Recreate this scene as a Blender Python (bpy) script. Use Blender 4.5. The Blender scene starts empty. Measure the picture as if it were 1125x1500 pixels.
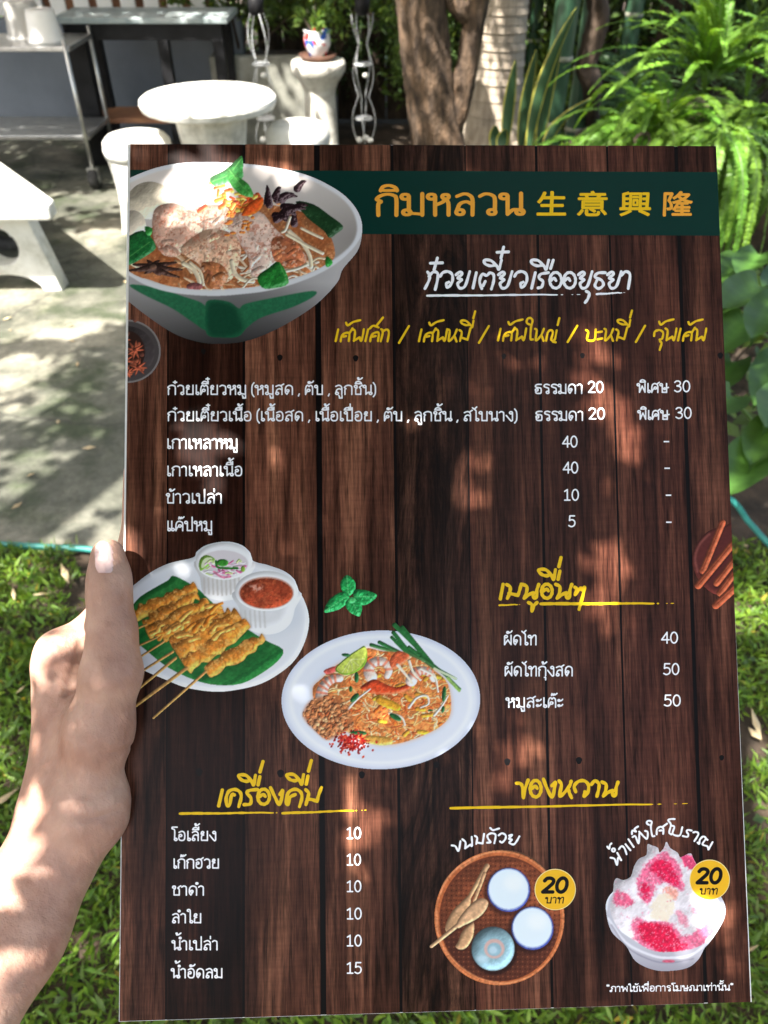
import bpy, math, random
import numpy as np
from mathutils import Vector, Matrix
random.seed(7); RNG = np.random.default_rng(11)
SC = bpy.context.scene; COL = SC.collection
PI = math.pi

# ------------------------------------------------------------ camera
F = 1133.0; CX, CY = 562.5, 750.0            # focal length and centre, in pixels of the 1125 x 1500 photograph
PITCH = math.radians(40.0); CAMH = 1.65
CAM = np.array([0, 0, CAMH])
RT = np.array([1.0, 0, 0]); UP = np.array([0, math.sin(PITCH), math.cos(PITCH)]); FW = np.array([0, math.cos(PITCH), -math.sin(PITCH)])
cd = bpy.data.cameras.new('camera'); cam = bpy.data.objects.new('camera', cd); COL.objects.link(cam)
cam.location = CAM; cam.rotation_euler = (PI/2 - PITCH, 0, 0)
cd.sensor_fit = 'VERTICAL'; cd.sensor_height = 36; cd.sensor_width = 27; cd.lens = F/1500*36
cd.clip_start = 0.01; cd.clip_end = 400
cd.dof.use_dof = True; cd.dof.focus_distance = 0.375; cd.dof.aperture_fstop = cd.lens/1.7
SC.camera = cam

# ------------------------------------------------------------ sky, sun, exposure
SUN = np.array([-0.33, -0.40, 0.0]); SUN[2] = 0.86; SUN /= np.linalg.norm(SUN)
world = bpy.data.worlds.new("World"); SC.world = world; world.use_nodes = True
wn = world.node_tree; bg = wn.nodes['Background']
sky = wn.nodes.new('ShaderNodeTexSky'); sky.sky_type = 'NISHITA'; sky.sun_disc = False
sky.sun_elevation = math.asin(SUN[2]); sky.sun_rotation = math.atan2(SUN[0], SUN[1])
sky.air_density = 1.3; sky.dust_density = 5.0; sky.ozone_density = 0.3
wn.links.new(sky.outputs[0], bg.inputs[0]); bg.inputs[1].default_value = 0.128
sl = bpy.data.lights.new('sun', 'SUN'); sl.energy = 4.8; sl.angle = math.radians(0.53); sl.color = (1, 0.95, 0.88)
so = bpy.data.objects.new('sun', sl); COL.objects.link(so)
so.rotation_euler = Vector(SUN).to_track_quat('Z', 'Y').to_euler(); so.location = (-3, -4, 9)
SC.view_settings.view_transform = 'Standard'; SC.view_settings.look = 'None'
SC.view_settings.gamma = 1; SC.view_settings.use_curve_mapping = False
SC.view_settings.exposure = 2.05

# ------------------------------------------------------------ helpers
def ray(px, py):
    return RT*((px-CX)/F) + UP*(-(py-CY)/F) + FW
def G(px, py, z=0.0):
    d = ray(px, py); return CAM + d*((z-CAMH)/d[2])
def A(px, py, Y):
    d = ray(px, py); return CAM + d*(Y/d[1])
def proj(P):
    P = np.asarray(P, float) - CAM
    dz = P@FW; dz = np.where(np.abs(dz) < 1e-6, 1e-6, dz)
    return CX + F*(P@RT)/dz, CY - F*(P@UP)/dz, dz
def tag(o, label=None, cat=None, group=None, kind=None):
    if label: o['label'] = label
    if cat: o['category'] = cat
    if group: o['group'] = group
    if kind: o['kind'] = kind
    return o
def empty(name, loc, label, cat, group=None, rz=0):
    o = bpy.data.objects.new(name, None); COL.objects.link(o); o.location = loc; o.rotation_euler = (0, 0, rz)
    o.empty_display_size = 0.1
    return tag(o, label, cat, group)
def copy_tree(o, parent=None):
    c = o.copy(); COL.objects.link(c); c.parent = parent
    for ch in list(o.children): copy_tree(ch, c)
    return c
class MB:
    """collects geometry, then links it as ONE mesh object"""
    def __init__(s): s.v = []; s.f = []; s.n = 0; s.c = []
    def add(s, v, f, col=None):
        v = np.asarray(v, float).reshape(-1, 3); s.v.append(v)
        s.f += [tuple(int(i)+s.n for i in q) for q in f]; s.n += len(v)
        if col is not None: s.c.append(np.broadcast_to(np.asarray(col, float), (len(v), 3)))
        return s
    def box(s, lo, hi, M=None):
        x0, y0, z0 = lo; x1, y1, z1 = hi
        v = np.array([(x, y, z) for x in (x0, x1) for y in (y0, y1) for z in (z0, z1)])
        if M is not None: v = v@M[0].T + M[1]
        return s.add(v, [(0, 1, 3, 2), (4, 6, 7, 5), (0, 4, 5, 1), (2, 3, 7, 6), (0, 2, 6, 4), (1, 5, 7, 3)])
    def lathe(s, prof, seg=32, c=(0, 0, 0), sq=None, col=None):
        v = []; f = []; n = len(prof)
        for i in range(seg):
            a = 2*PI*i/seg
            k = 1.0 if sq is None else sq(a)
            for r, z in prof: v.append((c[0]+r*k*math.cos(a), c[1]+r*k*math.sin(a), c[2]+z))
        for i in range(seg):
            j = (i+1) % seg
            for k in range(n-1): f.append((i*n+k, j*n+k, j*n+k+1, i*n+k+1))
        s.add(v, f, col)
        return s
    def tube(s, pts, rad, seg=8, caps=True, col=None):
        P = np.asarray(pts, float); n = len(P); R = np.broadcast_to(np.asarray(rad, float), (n,))
        T = np.gradient(P, axis=0); T /= np.linalg.norm(T, axis=1)[:, None]+1e-12
        u = np.cross(T[0], (0.31, 0.2, 1.0));
        if np.linalg.norm(u) < .1: u = np.cross(T[0], (1, 0, 0))
        V = []
        for i in range(n):
            u = u - T[i]*(u@T[i]); u /= np.linalg.norm(u); w = np.cross(T[i], u)
            for k in range(seg):
                a = 2*PI*k/seg; V.append(P[i] + R[i]*(math.cos(a)*u + math.sin(a)*w))
        f = [(i*seg+k, i*seg+(k+1) % seg, (i+1)*seg+(k+1) % seg, (i+1)*seg+k) for i in range(n-1) for k in range(seg)]
        if caps: f += [tuple(range(seg-1, -1, -1)), tuple((n-1)*seg+k for k in range(seg))]
        return s.add(V, f, col)
    def build(s, name, mat, parent=None, smooth=False, bevel=0, attr=False):
        me = bpy.data.meshes.new(name)
        V = np.concatenate(s.v) if s.v else np.zeros((0, 3))
        me.from_pydata(V.tolist(), [], s.f); me.materials.append(mat)
        if s.c and attr is not None:
            a = me.color_attributes.new('tint', 'FLOAT_COLOR', 'POINT')
            C = np.concatenate(s.c); a.data.foreach_set('color', np.concatenate([C, np.ones((len(C), 1))], 1).ravel())
        if smooth: me.polygons.foreach_set('use_smooth', [True]*len(me.polygons))
        me.update()
        o = bpy.data.objects.new(name, me); COL.objects.link(o)
        if parent is not None: o.parent = parent
        if bevel:
            b = o.modifiers.new('bevel', 'BEVEL'); b.width = bevel; b.segments = 2; b.limit_method = 'ANGLE'; b.angle_limit = 0.6
        return o
def rawmesh(name, V, faces_v, nper, mat, parent=None, col=None, smooth=False):
    """fast mesh: all faces have nper corners"""
    me = bpy.data.meshes.new(name); V = np.asarray(V, np.float32); Fv = np.asarray(faces_v, np.int32).reshape(-1, nper)
    me.vertices.add(len(V)); me.vertices.foreach_set('co', V.ravel())
    me.loops.add(Fv.size); me.loops.foreach_set('vertex_index', Fv.ravel())
    me.polygons.add(len(Fv)); me.polygons.foreach_set('loop_start', np.arange(len(Fv), dtype=np.int32)*nper)
    me.update(calc_edges=True); me.materials.append(mat)
    if col is not None:
        a = me.color_attributes.new('tint', 'FLOAT_COLOR', 'POINT')
        C = np.concatenate([np.asarray(col, np.float32), np.ones((len(V), 1), np.float32)], 1); a.data.foreach_set('color', C.ravel())
    if smooth: me.polygons.foreach_set('use_smooth', np.ones(len(Fv), bool))
    me.validate(); o = bpy.data.objects.new(name, me); COL.objects.link(o)
    if parent is not None: o.parent = parent
    return o

# ------------------------------------------------------------ materials
def newmat(name):
    m = bpy.data.materials.new(name); m.use_nodes = True
    return m, m.node_tree.nodes, m.node_tree.links, m.node_tree.nodes['Principled BSDF']
def noisemat(name, c1, c2, scale=5, rough=0.7, bump=0.2, detail=6, stretch=(1, 1, 1), spec=0.5, metal=0, bscale=None, tint=False, coord='Object', c3=None, bdist=0.01):
    m, N, L, P = newmat(name)
    tc = N.new('ShaderNodeTexCoord'); mp = N.new('ShaderNodeMapping'); mp.inputs['Scale'].default_value = stretch
    L.new(tc.outputs[coord], mp.inputs[0])
    nz = N.new('ShaderNodeTexNoise'); nz.inputs['Scale'].default_value = scale; nz.inputs['Detail'].default_value = detail; nz.inputs['Roughness'].default_value = 0.62
    L.new(mp.outputs[0], nz.inputs['Vector'])
    cr = N.new('ShaderNodeValToRGB'); cr.color_ramp.elements[0].position = 0.35; cr.color_ramp.elements[1].position = 0.66
    cr.color_ramp.elements[0].color = (*c1, 1); cr.color_ramp.elements[1].color = (*c2, 1)
    if c3: e = cr.color_ramp.elements.new(0.5); e.color = (*c3, 1)
    L.new(nz.outputs['Fac'], cr.inputs[0]); out = cr.outputs[0]
    if tint:
        at = N.new('ShaderNodeAttribute'); at.attribute_name = 'tint'
        mx = N.new('ShaderNodeMix'); mx.data_type = 'RGBA'; mx.blend_type = 'MULTIPLY'; mx.inputs[0].default_value = 1
        L.new(out, mx.inputs[6]); L.new(at.outputs['Color'], mx.inputs[7]); out = mx.outputs[2]
    L.new(out, P.inputs['Base Color']); P.inputs['Roughness'].default_value = rough; P.inputs['Metallic'].default_value = metal
    P.inputs['Specular IOR Level'].default_value = spec
    if bump:
        n2 = N.new('ShaderNodeTexNoise'); n2.inputs['Scale'].default_value = bscale or scale*4; n2.inputs['Detail'].default_value = 5
        L.new(mp.outputs[0], n2.inputs['Vector'])
        b = N.new('ShaderNodeBump'); b.inputs['Strength'].default_value = bump; b.inputs['Distance'].default_value = bdist
        L.new(n2.outputs['Fac'], b.inputs['Height']); L.new(b.outputs[0], P.inputs['Normal'])
    return m
def leafmat(name, c, transl=0.35, rough=0.45, tc=None):
    m, N, L, P = newmat(name)
    at = N.new('ShaderNodeAttribute'); at.attribute_name = 'tint'
    mx = N.new('ShaderNodeMix'); mx.data_type = 'RGBA'; mx.blend_type = 'MULTIPLY'; mx.inputs[0].default_value = 1
    mx.inputs[6].default_value = (*c, 1); L.new(at.outputs['Color'], mx.inputs[7])
    L.new(mx.outputs[2], P.inputs['Base Color']); P.inputs['Roughness'].default_value = rough; P.inputs['Specular IOR Level'].default_value = 0.4
    t = N.new('ShaderNodeBsdfTranslucent'); m2 = N.new('ShaderNodeMix'); m2.data_type = 'RGBA'; m2.blend_type = 'MULTIPLY'; m2.inputs[0].default_value = 1
    tcol = tc or (min(1, c[0]*2.2), min(1, c[1]*1.9), c[2]*0.9)
    m2.inputs[6].default_value = (*tcol, 1); L.new(at.outputs['Color'], m2.inputs[7]); L.new(m2.outputs[2], t.inputs[0])
    ms = N.new('ShaderNodeMixShader'); ms.inputs[0].default_value = transl
    L.new(P.outputs[0], ms.inputs[1]); L.new(t.outputs[0], ms.inputs[2]); L.new(ms.outputs[0], N['Material Output'].inputs[0])
    return m
M = {}
M['white'] = noisemat('white_painted_concrete', (.50, .49, .43), (.80, .79, .75), 7, .7, .5, bscale=60, c3=(.72, .71, .66))
M['terrazzo'] = noisemat('weathered_pale_stone', (.42, .40, .34), (.70, .68, .60), 14, .8, .4, c3=(.6, .57, .5))
M['wallgrey'] = noisemat('blue_grey_wall', (.12, .14, .17), (.18, .205, .24), 1.3, .8, .1)
M['white_wall'] = noisemat('white_plaster', (.7, .7, .68), (.8, .8, .78), 2, .8, .1)
M['black'] = noisemat('black_painted_wood', (.005, .005, .006), (.016, .016, .018), 9, .5, .2, spec=.2)
M['slab'] = noisemat('worn_blue_tabletop', (.20, .26, .27), (.42, .46, .45), 6, .5, .1)
M['steel'] = noisemat('brushed_steel', (.45, .45, .45), (.62, .62, .6), 20, .35, .05, metal=.9)
M['rubber'] = noisemat('black_rubber', (.015, .015, .015), (.04, .04, .04), 30, .7, .2)
M['plastic'] = noisemat('grey_plastic', (.33, .32, .29), (.45, .43, .39), 4, .4, .03)
M['plastic_white'] = noisemat('white_plastic', (.68, .66, .62), (.78, .76, .72), 4, .35, .03)
M['orange_brown'] = noisemat('orange_brown_wood', (.24, .10, .05), (.40, .19, .09), 5, .6, .2, stretch=(1, 1, .2))
M['planter'] = noisemat('grey_cast_concrete', (.16, .16, .14), (.36, .35, .31), 5, .85, .4, c3=(.26, .26, .22))
M['bark'] = noisemat('brown_bark', (.035, .022, .014), (.20, .125, .075), 16, .9, 1.0, stretch=(1.4, 1.4, .45), c3=(.10, .065, .04), bdist=.02)
M['bark_dark'] = noisemat('dark_bark', (.02, .014, .01), (.09, .06, .04), 14, .9, .8, stretch=(1, 1, .3), bdist=.02)
M['palm'] = noisemat('pale_palm_bark', (.30, .24, .18), (.52, .44, .35), 40, .85, .5, stretch=(1, 1, .07), c3=(.42, .35, .27))
M['bamboo'] = noisemat('dark_green_bamboo', (.018, .05, .028), (.05, .11, .06), 6, .35, .05, stretch=(1, 1, .15))
M['node'] = noisemat('pale_bamboo_node', (.16, .17, .12), (.38, .38, .30), 20, .6, .1)
M['soil'] = noisemat('dark_garden_soil', (.02, .014, .009), (.075, .05, .032), 9, .95, .9)
M['terracotta'] = noisemat('terracotta', (.07, .03, .02), (.14, .065, .04), 8, .7, .2)
M['hose'] = noisemat('teal_rubber_hose', (.02, .17, .15), (.04, .26, .22), 12, .4, .05)
M['grass'] = leafmat('grass_blade', (.085, .175, .026), .35)
M['drygrass'] = noisemat('dry_leaf', (.28, .20, .10), (.5, .40, .24), 6, .8, .1)
M['fern'] = leafmat('fern_leaf', (.105, .215, .028), .35)
M['leaf'] = leafmat('green_leaf', (.06, .115, .03), .3)
M['darkleaf'] = leafmat('dark_leaf', (.028, .06, .022), .25, .35)
M['canopy'] = leafmat('canopy_leaf', (.07, .10, .03), .30, .5, tc=(.15, .19, .07))
M['bigleaf'] = leafmat('broad_leaf', (.05, .12, .02), .3, .5)
M['stem'] = noisemat('green_stem', (.07, .14, .03), (.13, .22, .06), 8, .5, .05)
M['snake'] = leafmat('snake_plant_blade', (.035, .08, .035), .1, .4)
M['snake_edge'] = leafmat('yellow_leaf_edge', (.45, .42, .07), .2, .4)
def glassy(name, c, rough, alpha):
    m, N, L, P = newmat(name); P.inputs['Base Color'].default_value = (*c, 1); P.inputs['Roughness'].default_value = rough
    P.inputs['Transmission Weight'].default_value = alpha; P.inputs['IOR'].default_value = 1.3
    return m
M['clear'] = glassy('clear_plastic', (.85, .87, .88), .12, .55)
# concrete patio: grey with stains, moss and dusty pale areas
def patio_mat():
    m, N, L, P = newmat('patio_concrete')
    tc = N.new('ShaderNodeTexCoord')
    def nz(s, d=7, r=.6, off=0):
        mp = N.new('ShaderNodeMapping'); mp.inputs['Location'].default_value = (off, off*2, 0); L.new(tc.outputs['Object'], mp.inputs[0])
        n = N.new('ShaderNodeTexNoise'); n.inputs['Scale'].default_value = s; n.inputs['Detail'].default_value = d; n.inputs['Roughness'].default_value = r
        L.new(mp.outputs[0], n.inputs['Vector']); return n.outputs['Fac']
    def ramp(src, a, b, ca, cb):
        r = N.new('ShaderNodeValToRGB'); r.color_ramp.elements[0].position = a; r.color_ramp.elements[1].position = b
        r.color_ramp.elements[0].color = (*ca, 1); r.color_ramp.elements[1].color = (*cb, 1); L.new(src, r.inputs[0]); return r.outputs[0]
    def mix(f, a, b, mode='MIX'):
        x = N.new('ShaderNodeMix'); x.data_type = 'RGBA'; x.blend_type = mode
        if isinstance(f, float): x.inputs[0].default_value = f
        else: L.new(f, x.inputs[0])
        L.new(a, x.inputs[6]) if not isinstance(a, tuple) else setattr(x.inputs[6], 'default_value', (*a, 1))
        L.new(b, x.inputs[7]) if not isinstance(b, tuple) else setattr(x.inputs[7], 'default_value', (*b, 1))
        return x.outputs[2]
    base = ramp(nz(2.2), .36, .64, (.06, .065, .048), (.20, .195, .16))
    moss = ramp(nz(3.1, off=4), .50, .62, (0, 0, 0), (1, 1, 1))
    c = mix(moss, base, (.06, .075, .04))
    pale = ramp(nz(1.3, off=9), .52, .62, (0, 0, 0), (.7, .7, .7))
    c = mix(pale, c, (.40, .37, .30))
    vo = N.new('ShaderNodeTexVoronoi'); vo.feature = 'DISTANCE_TO_EDGE'; vo.inputs['Scale'].default_value = 1.1
    dm = N.new('ShaderNodeMix'); dm.data_type = 'VECTOR'; dm.inputs[0].default_value = .12; n3 = N.new('ShaderNodeTexNoise'); n3.inputs['Scale'].default_value = 5; n3.inputs['Detail'].default_value = 6
    L.new(tc.outputs['Object'], n3.inputs['Vector']); L.new(tc.outputs['Object'], dm.inputs[4]); L.new(n3.outputs['Color'], dm.inputs[5]); L.new(dm.outputs[1], vo.inputs['Vector'])
    c = mix(ramp(vo.outputs['Distance'], .0, .008, (.8, .8, .8), (0, 0, 0)), c, (.05, .048, .04))
    c = mix(.8, c, ramp(nz(8, 8, .75, 7), .35, .62, (.55, .57, .5), (1.1, 1.1, 1.05)), 'MULTIPLY')
    c = mix(.7, c, ramp(nz(45, 8, .7, 2), .3, .7, (.45, .45, .45), (1, 1, 1)), 'MULTIPLY')
    L.new(c, P.inputs['Base Color']); P.inputs['Roughness'].default_value = .85
    b = N.new('ShaderNodeBump'); b.inputs['Strength'].default_value = .5; b.inputs['Distance'].default_value = .01
    L.new(nz(30, 8, .7), b.inputs['Height']); L.new(b.outputs[0], P.inputs['Normal'])
    return m
M['patio'] = patio_mat()

# ------------------------------------------------------------ the ground
def sheet(name, pts, z, mat, thick=0.0):
    pts = [(p[0], p[1]) for p in pts]; n = len(pts); mb = MB()
    v = [(x, y, z) for x, y in pts]; f = [tuple(range(n))]
    if thick:
        v += [(x, y, z-thick) for x, y in pts]; f += [(i, i+n, (i+1) % n+n, (i+1) % n) for i in range(n)]
    a = sum(pts[i][0]*pts[(i+1) % n][1]-pts[(i+1) % n][0]*pts[i][1] for i in range(n))
    if a < 0: f = [tuple(reversed(q)) for q in f]
    mb.add(v, f); o = mb.build(name, mat); o['kind'] = 'structure'; return o
sheet('ground', [(-150, -150), (150, -150), (150, 250), (-150, 250)], -0.03, M['soil'])
yb = G(90, 803)[1]
edge = [(-6, yb+.02)] + [(G(x, 803)[0], yb + 0.02*math.sin(x*.05)+.012*math.sin(x*.13)) for x in range(-60, 260, 20)]
p_c = [(x, y) for x, y in edge] + [(0.15, yb+.1), (0.25, yb+1.0), (.15, 3.6), (.75, 5.0), (.8, 5.9), (.2, 6.1), (-.6, 6.45), (-7, 6.45)]
sheet('patio', p_c, 0.0, M['patio'], .05)
sheet('lawn_base', [(-6, -3), (6, -3), (6, yb+.1), (1.4, yb-.15), (.5, yb-.05)] + [(x, y-.002) for x, y in reversed(edge)], -0.012, M['soil'])

def leaves(C, D, Nn, Ln, W, tint, fold=0.25, pts=4):
    """n leaves: base C, direction D, normal Nn (n,3), length Ln, width W; returns V, faces(4), colours"""
    n = len(C); D = D/np.linalg.norm(D, axis=1)[:, None]
    S = np.cross(D, Nn); S /= np.linalg.norm(S, axis=1)[:, None]+1e-9; Nn = np.cross(S, D)
    L1 = Ln[:, None]; W1 = W[:, None]
    V = np.stack([C, C+D*L1*.42+S*W1*.5+Nn*W1*fold, C+D*L1*.5, C+D*L1*.42-S*W1*.5+Nn*W1*fold, C+D*L1-Nn*L1*.14], 1)
    b = np.arange(n)[:, None]*5
    Fq = np.concatenate([b+np.array([[0, 1, 2]]), b+np.array([[0, 2, 3]]), b+np.array([[1, 4, 2]]), b+np.array([[2, 4, 3]])], 0)
    return V.reshape(-1, 3), Fq, np.repeat(tint, 5, 0)
def rnd_unit(n, zmin=-1, zmax=1):
    z = RNG.uniform(zmin, zmax, n); a = RNG.uniform(0, 2*PI, n); r = np.sqrt(1-z*z)
    return np.stack([r*np.cos(a), r*np.sin(a), z], 1)
def tints(n, lo=.6, hi=1.35, yellow=.25):
    b = RNG.uniform(lo, hi, n); y = RNG.uniform(0, yellow, n)
    return np.stack([b*(1+y*1.6), b*(1+y*.4), b*(1-y)], 1)
def vnoise(x, y, s, seed=0):
    x = np.asarray(x)/s; y = np.asarray(y)/s; xi = np.floor(x).astype(int); yi = np.floor(y).astype(int); fx = x-xi; fy = y-yi
    fx = fx*fx*(3-2*fx); fy = fy*fy*(3-2*fy)
    def h(a, b):
        k = (a*374761393+b*668265263+seed*974634777) & 0x7fffffff; k = ((k ^ (k >> 13))*1274126177) & 0x7fffffff
        return ((k ^ (k >> 16)) & 0xffff)/65535.0
    return (h(xi, yi)*(1-fx)+h(xi+1, yi)*fx)*(1-fy)+(h(xi, yi+1)*(1-fx)+h(xi+1, yi+1)*fx)*fy
def fbm(x, y, s, o=4, seed=0):
    t = 0; a = 1; tot = 0
    for k in range(o): t = t+a*vnoise(x, y, s/2**k, seed+k*17); tot += a; a *= .55
    return t/tot

# lawn of broad-bladed grass
def make_lawn():
    n = 90000
    X = RNG.uniform(-1.8, 1.9, n); Y = RNG.uniform(.2, yb+.02, n)
    Y = np.where(X > .3, Y*1.0, Y)
    keep = (fbm(X, Y, .22, 3, 5) > .25+.12*RNG.random(n)) & ((Y < yb-.01) | (X > .2))
    X, Y = X[keep], Y[keep]; n = len(X)
    D = rnd_unit(n, .05, .95); L = RNG.uniform(.016, .046, n); W = L*RNG.uniform(.16, .30, n)
    C = np.stack([X, Y, RNG.uniform(-.012, .03, n)], 1)
    t = tints(n, .5, 1.45, .28); dry = RNG.random(n) < .035; t[dry] = t[dry]*[2.6, 1.2, 1.5]; t *= (.75+.6*fbm(X, Y, .3, 3, 9))[:, None]
    V, Fc, c = leaves(C, D, rnd_unit(n, .3, 1), L, W, t)
    o = rawmesh('grass', V, Fc, 3, M['grass'], None, c); tag(o, 'green broad-bladed lawn grass growing below and beside the held menu', 'grass', kind='stuff')
make_lawn()
n = 1500; X = RNG.uniform(-1.6, 1.8, n); Y = RNG.uniform(.2, yb-.02, n); kp = fbm(X, Y, .35, 3, 41) > .52; X, Y = X[kp], Y[kp]; n = len(X)
L = RNG.uniform(.018, .034, n); V, Fc, c_ = leaves(np.stack([X, Y, RNG.uniform(.015, .04, n)], 1), rnd_unit(n, -.05, .3), rnd_unit(n, .8, 1), L, L*.75, tints(n, .6, 1.3, .15))
tag(rawmesh('lawn_weeds', V, Fc, 3, M['leaf'], None, c_), 'small round-leaved weeds creeping through the lawn', 'weeds', kind='stuff')
def litter():
    mb = MB()
    for px, py, a, ln in [(70, 1000, .3, .05), (30, 1010, 1, .03), (205, 1310, .6, .04), (95, 840, 2.1, .1), (5, 1170, .8, .08), (1108, 1060, 1.5, .09), (60, 870, .1, .05), (20, 870, 2, .06), (240, 1290, .2, .03), (1100, 1390, .4, .04)]:
        p = G(px, py, .035); d = np.array([math.cos(a), math.sin(a), .05]); s = np.array([-d[1], d[0], 0])*ln*.1
        mb.add([p-d*ln/2, p+s, p+d*ln/2, p-s, p+[0, 0, .004]], [(0, 4, 1), (1, 4, 2), (2, 4, 3), (3, 4, 0)])
    for k in range(90):
        x, y = (random.uniform(-2.4, .0), random.uniform(1.85, 5.5)) if k < 60 else (random.uniform(-1, 1.2), random.uniform(.5, 1.8)); a = random.uniform(0, 6.3); ln = random.uniform(.02, .055); z = .006 if k < 60 else .035
        d = np.array([math.cos(a), math.sin(a), .05]); s = np.array([-d[1], d[0], 0])*ln*random.uniform(.12, .3); p = np.array([x, y, z])
        mb.add([p-d*ln/2, p+s, p+d*ln/2, p-s, p+[0, 0, .005]], [(0, 4, 1), (1, 4, 2), (2, 4, 3), (3, 4, 0)])
    tag(mb.build('leaf_litter', M['drygrass']), 'dry straw coloured fallen leaves scattered over the lawn and patio', 'leaf litter', kind='stuff')
litter()

# hose on the lawn edge
def spline(P, n=12):
    P = np.asarray(P, float); Q = np.vstack([2*P[0]-P[1], P, 2*P[-1]-P[-2]]); out = []
    for i in range(1, len(Q)-2):
        for k in range(n):
            t = k/n; a, b, c, d = Q[i-1], Q[i], Q[i+1], Q[i+2]
            out.append(.5*((2*b)+(c-a)*t+(2*a-5*b+4*c-d)*t*t+(3*b-a-3*c+d)*t**3))
    out.append(P[-1]); return np.array(out)
hp = [G(-260, 770, .02), G(-60, 792, .02), G(30, 799, .02), G(110, 803, .02), G(200, 806, .02), G(420, 780, .02), G(700, 735, .03), G(960, 700, .04), G(1062, 727, .05), G(1100, 768, .05), G(1150, 815, .03), G(1300, 900, .02)]
o = MB().tube(spline(hp), .0100, 10).build('garden_hose', M['hose'], smooth=True)
tag(o, 'teal garden hose lying along the edge of the lawn', 'hose')

# ------------------------------------------------------------ veranda wall and railing, top left
wY = 6.45
w = MB().box((-6.5, wY, 0), (-1.02, wY+.14, .80)).build('veranda_wall', M['wallgrey'], bevel=.01)
tag(w, 'low blue-grey wall behind the black table and trolley', 'wall')
w2 = empty('corner_wall', (0, 0, 0), 'white plastered wall corner at the top left edge, behind the tubs', 'wall')
MB().box((-5.2, 6.6, .8), (-2.55, 7.0, 2.7)).build('plaster_panel', M['white_wall'], w2, bevel=.01)
rl = empty('veranda_railing', (0, 0, 0), 'white picket railing on top of the blue-grey wall', 'railing')
for i in range(9):
    x = -2.52+i*.165; MB().box((x, 6.48, .80), (x+.105, 6.505, 1.7)).build('picket', M['white_wall'], rl, bevel=.004)
MB().box((-2.55, 6.506, 1.45), (-1.05, 6.54, 1.53)).build('rail', M['white_wall'], rl)
cb = MB().box((-2.5, 6.75, .81), (-1.3, 7.1, 1.9)).build('veranda_cupboard', M['orange_brown'], bevel=.01)
tag(cb, 'orange brown wooden cupboard showing between the white pickets', 'cupboard')

vr = MB().box((-7, 5.25, 2.55), (-.95, 8.0, 2.62)).build('veranda_roof', M['orange_brown'], bevel=.01); tag(vr, 'unseen roof added over the blue-grey wall and the black table to block the sky', 'roof')  # out of view, added to block skylight and deepen the shade below
# black table with worn top
def A3(px, py, Y): return A(px, py, Y)
bt_z = A(220, 20, 5.95)[2]
x0 = A(86, 20, 5.95)[0]; x1 = A(338, 20, 5.95)[0]
bt = empty('work_table', ((x0+x1)/2, 6.0, 0), 'long black framed work table with a worn pale blue top', 'table')
hw = (x1-x0)/2
MB().box((-hw, -.22, bt_z-.035), (hw, .25, bt_z)).build('tabletop', M['slab'], bt, bevel=.006)
MB().box((-hw+.05, -.18, bt_z-.13), (hw-.05, -.15, bt_z-.037)).build('apron', M['black'], bt)
for sx in (-hw+.08, -.42, .12, hw-.08):
    MB().box((sx-.035, -.19, 0), (sx+.035, -.12, bt_z-.13)).build('leg', M['black'], bt, bevel=.004)
    if abs(sx) > .3: MB().box((sx-.035, .13, 0), (sx+.035, .20, bt_z-.037)).build('leg', M['black'], bt, bevel=.004)
MB().box((-hw+.12, -.17, .27), (hw-.12, .17, .30)).build('lower_shelf', M['orange_brown'], bt)

# steel trolley
tr_Y = 5.55
def trolley():
    xr = A(138, 150, tr_Y)[0]; xl = xr-1.05; zt = A(70, 58, tr_Y)[2]; zl = A(60, 187, tr_Y-.05)[2]
    t = empty('steel_trolley', ((xl+xr)/2, tr_Y, 0), 'steel wheeled trolley carrying plastic tubs, at the left edge', 'trolley'); h = (xr-xl)/2
    for z, nm in ((zt, 'top_shelf'), (zl, 'bottom_shelf')):
        MB().box((-h, -.24, z-.028), (h, .24, z)).build(nm, M['steel'], t, bevel=.005)
    for sx in (-h+.02, h-.02):
        for sy in (-.25, .25):
            MB().tube([(sx, sy, .13), (sx, sy, zt+.04)], .013, 10).build('post', M['steel'], t, smooth=True)
            c = MB().lathe([(.0, -.03), (.055, -.03), (.062, -.018), (.062, .018), (.055, .03), (0, .03)], 20)
            cv = np.concatenate(c.v); cv = cv[:, [2, 0, 1]]+np.array([sx, sy, .064]); c.v = [cv]
            wh = c.build('wheel', M['rubber'], t, smooth=True)
            c2 = MB().lathe([(0, -.033), (.03, -.033), (.03, .033), (0, .033)], 16)
            cv = np.concatenate(c2.v)[:, [2, 0, 1]]+np.array([sx, sy, .064]); c2.v = [cv]
            c2.build('hub', M['steel'], wh)
            MB().box((sx-.036, sy-.02, .06), (sx+.036, sy+.02, .13)).build('caster_fork', M['steel'], t)
    return xl, xr, zt
xl, xr, zt = trolley()
def tub(px, py_base, r, h, mat, nm, label, cat, Y=tr_Y):
    p = A(px, py_base, Y); t = empty(nm, (p[0], Y, zt), label, cat)
    # upside-down tub
    MB().lathe([(r*1.06, 0.0), (r*1.06, .02), (r, .025), (r*.86, h*.86), (r*.8, h), (r*.6, h*1.03), (0, h*1.03)], 32).build('tub_wall', mat, t, smooth=True)
    MB().lathe([(r*1.02, 0.001), (r*1.09, .004), (r*1.09, .016), (r*1.02, .022)], 32).build('rim', M['plastic_white'], t, smooth=True)
tub(40, 48, .115, .19, M['plastic'], 'grey_tub', 'dark grey upturned plastic tub on the trolley, the left one', 'tub', tr_Y+.07)
tub(66, 51, .10, .17, M['plastic_white'], 'cream_tub', 'cream upturned plastic tub on the trolley, the right one', 'tub', tr_Y-.08)

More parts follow.
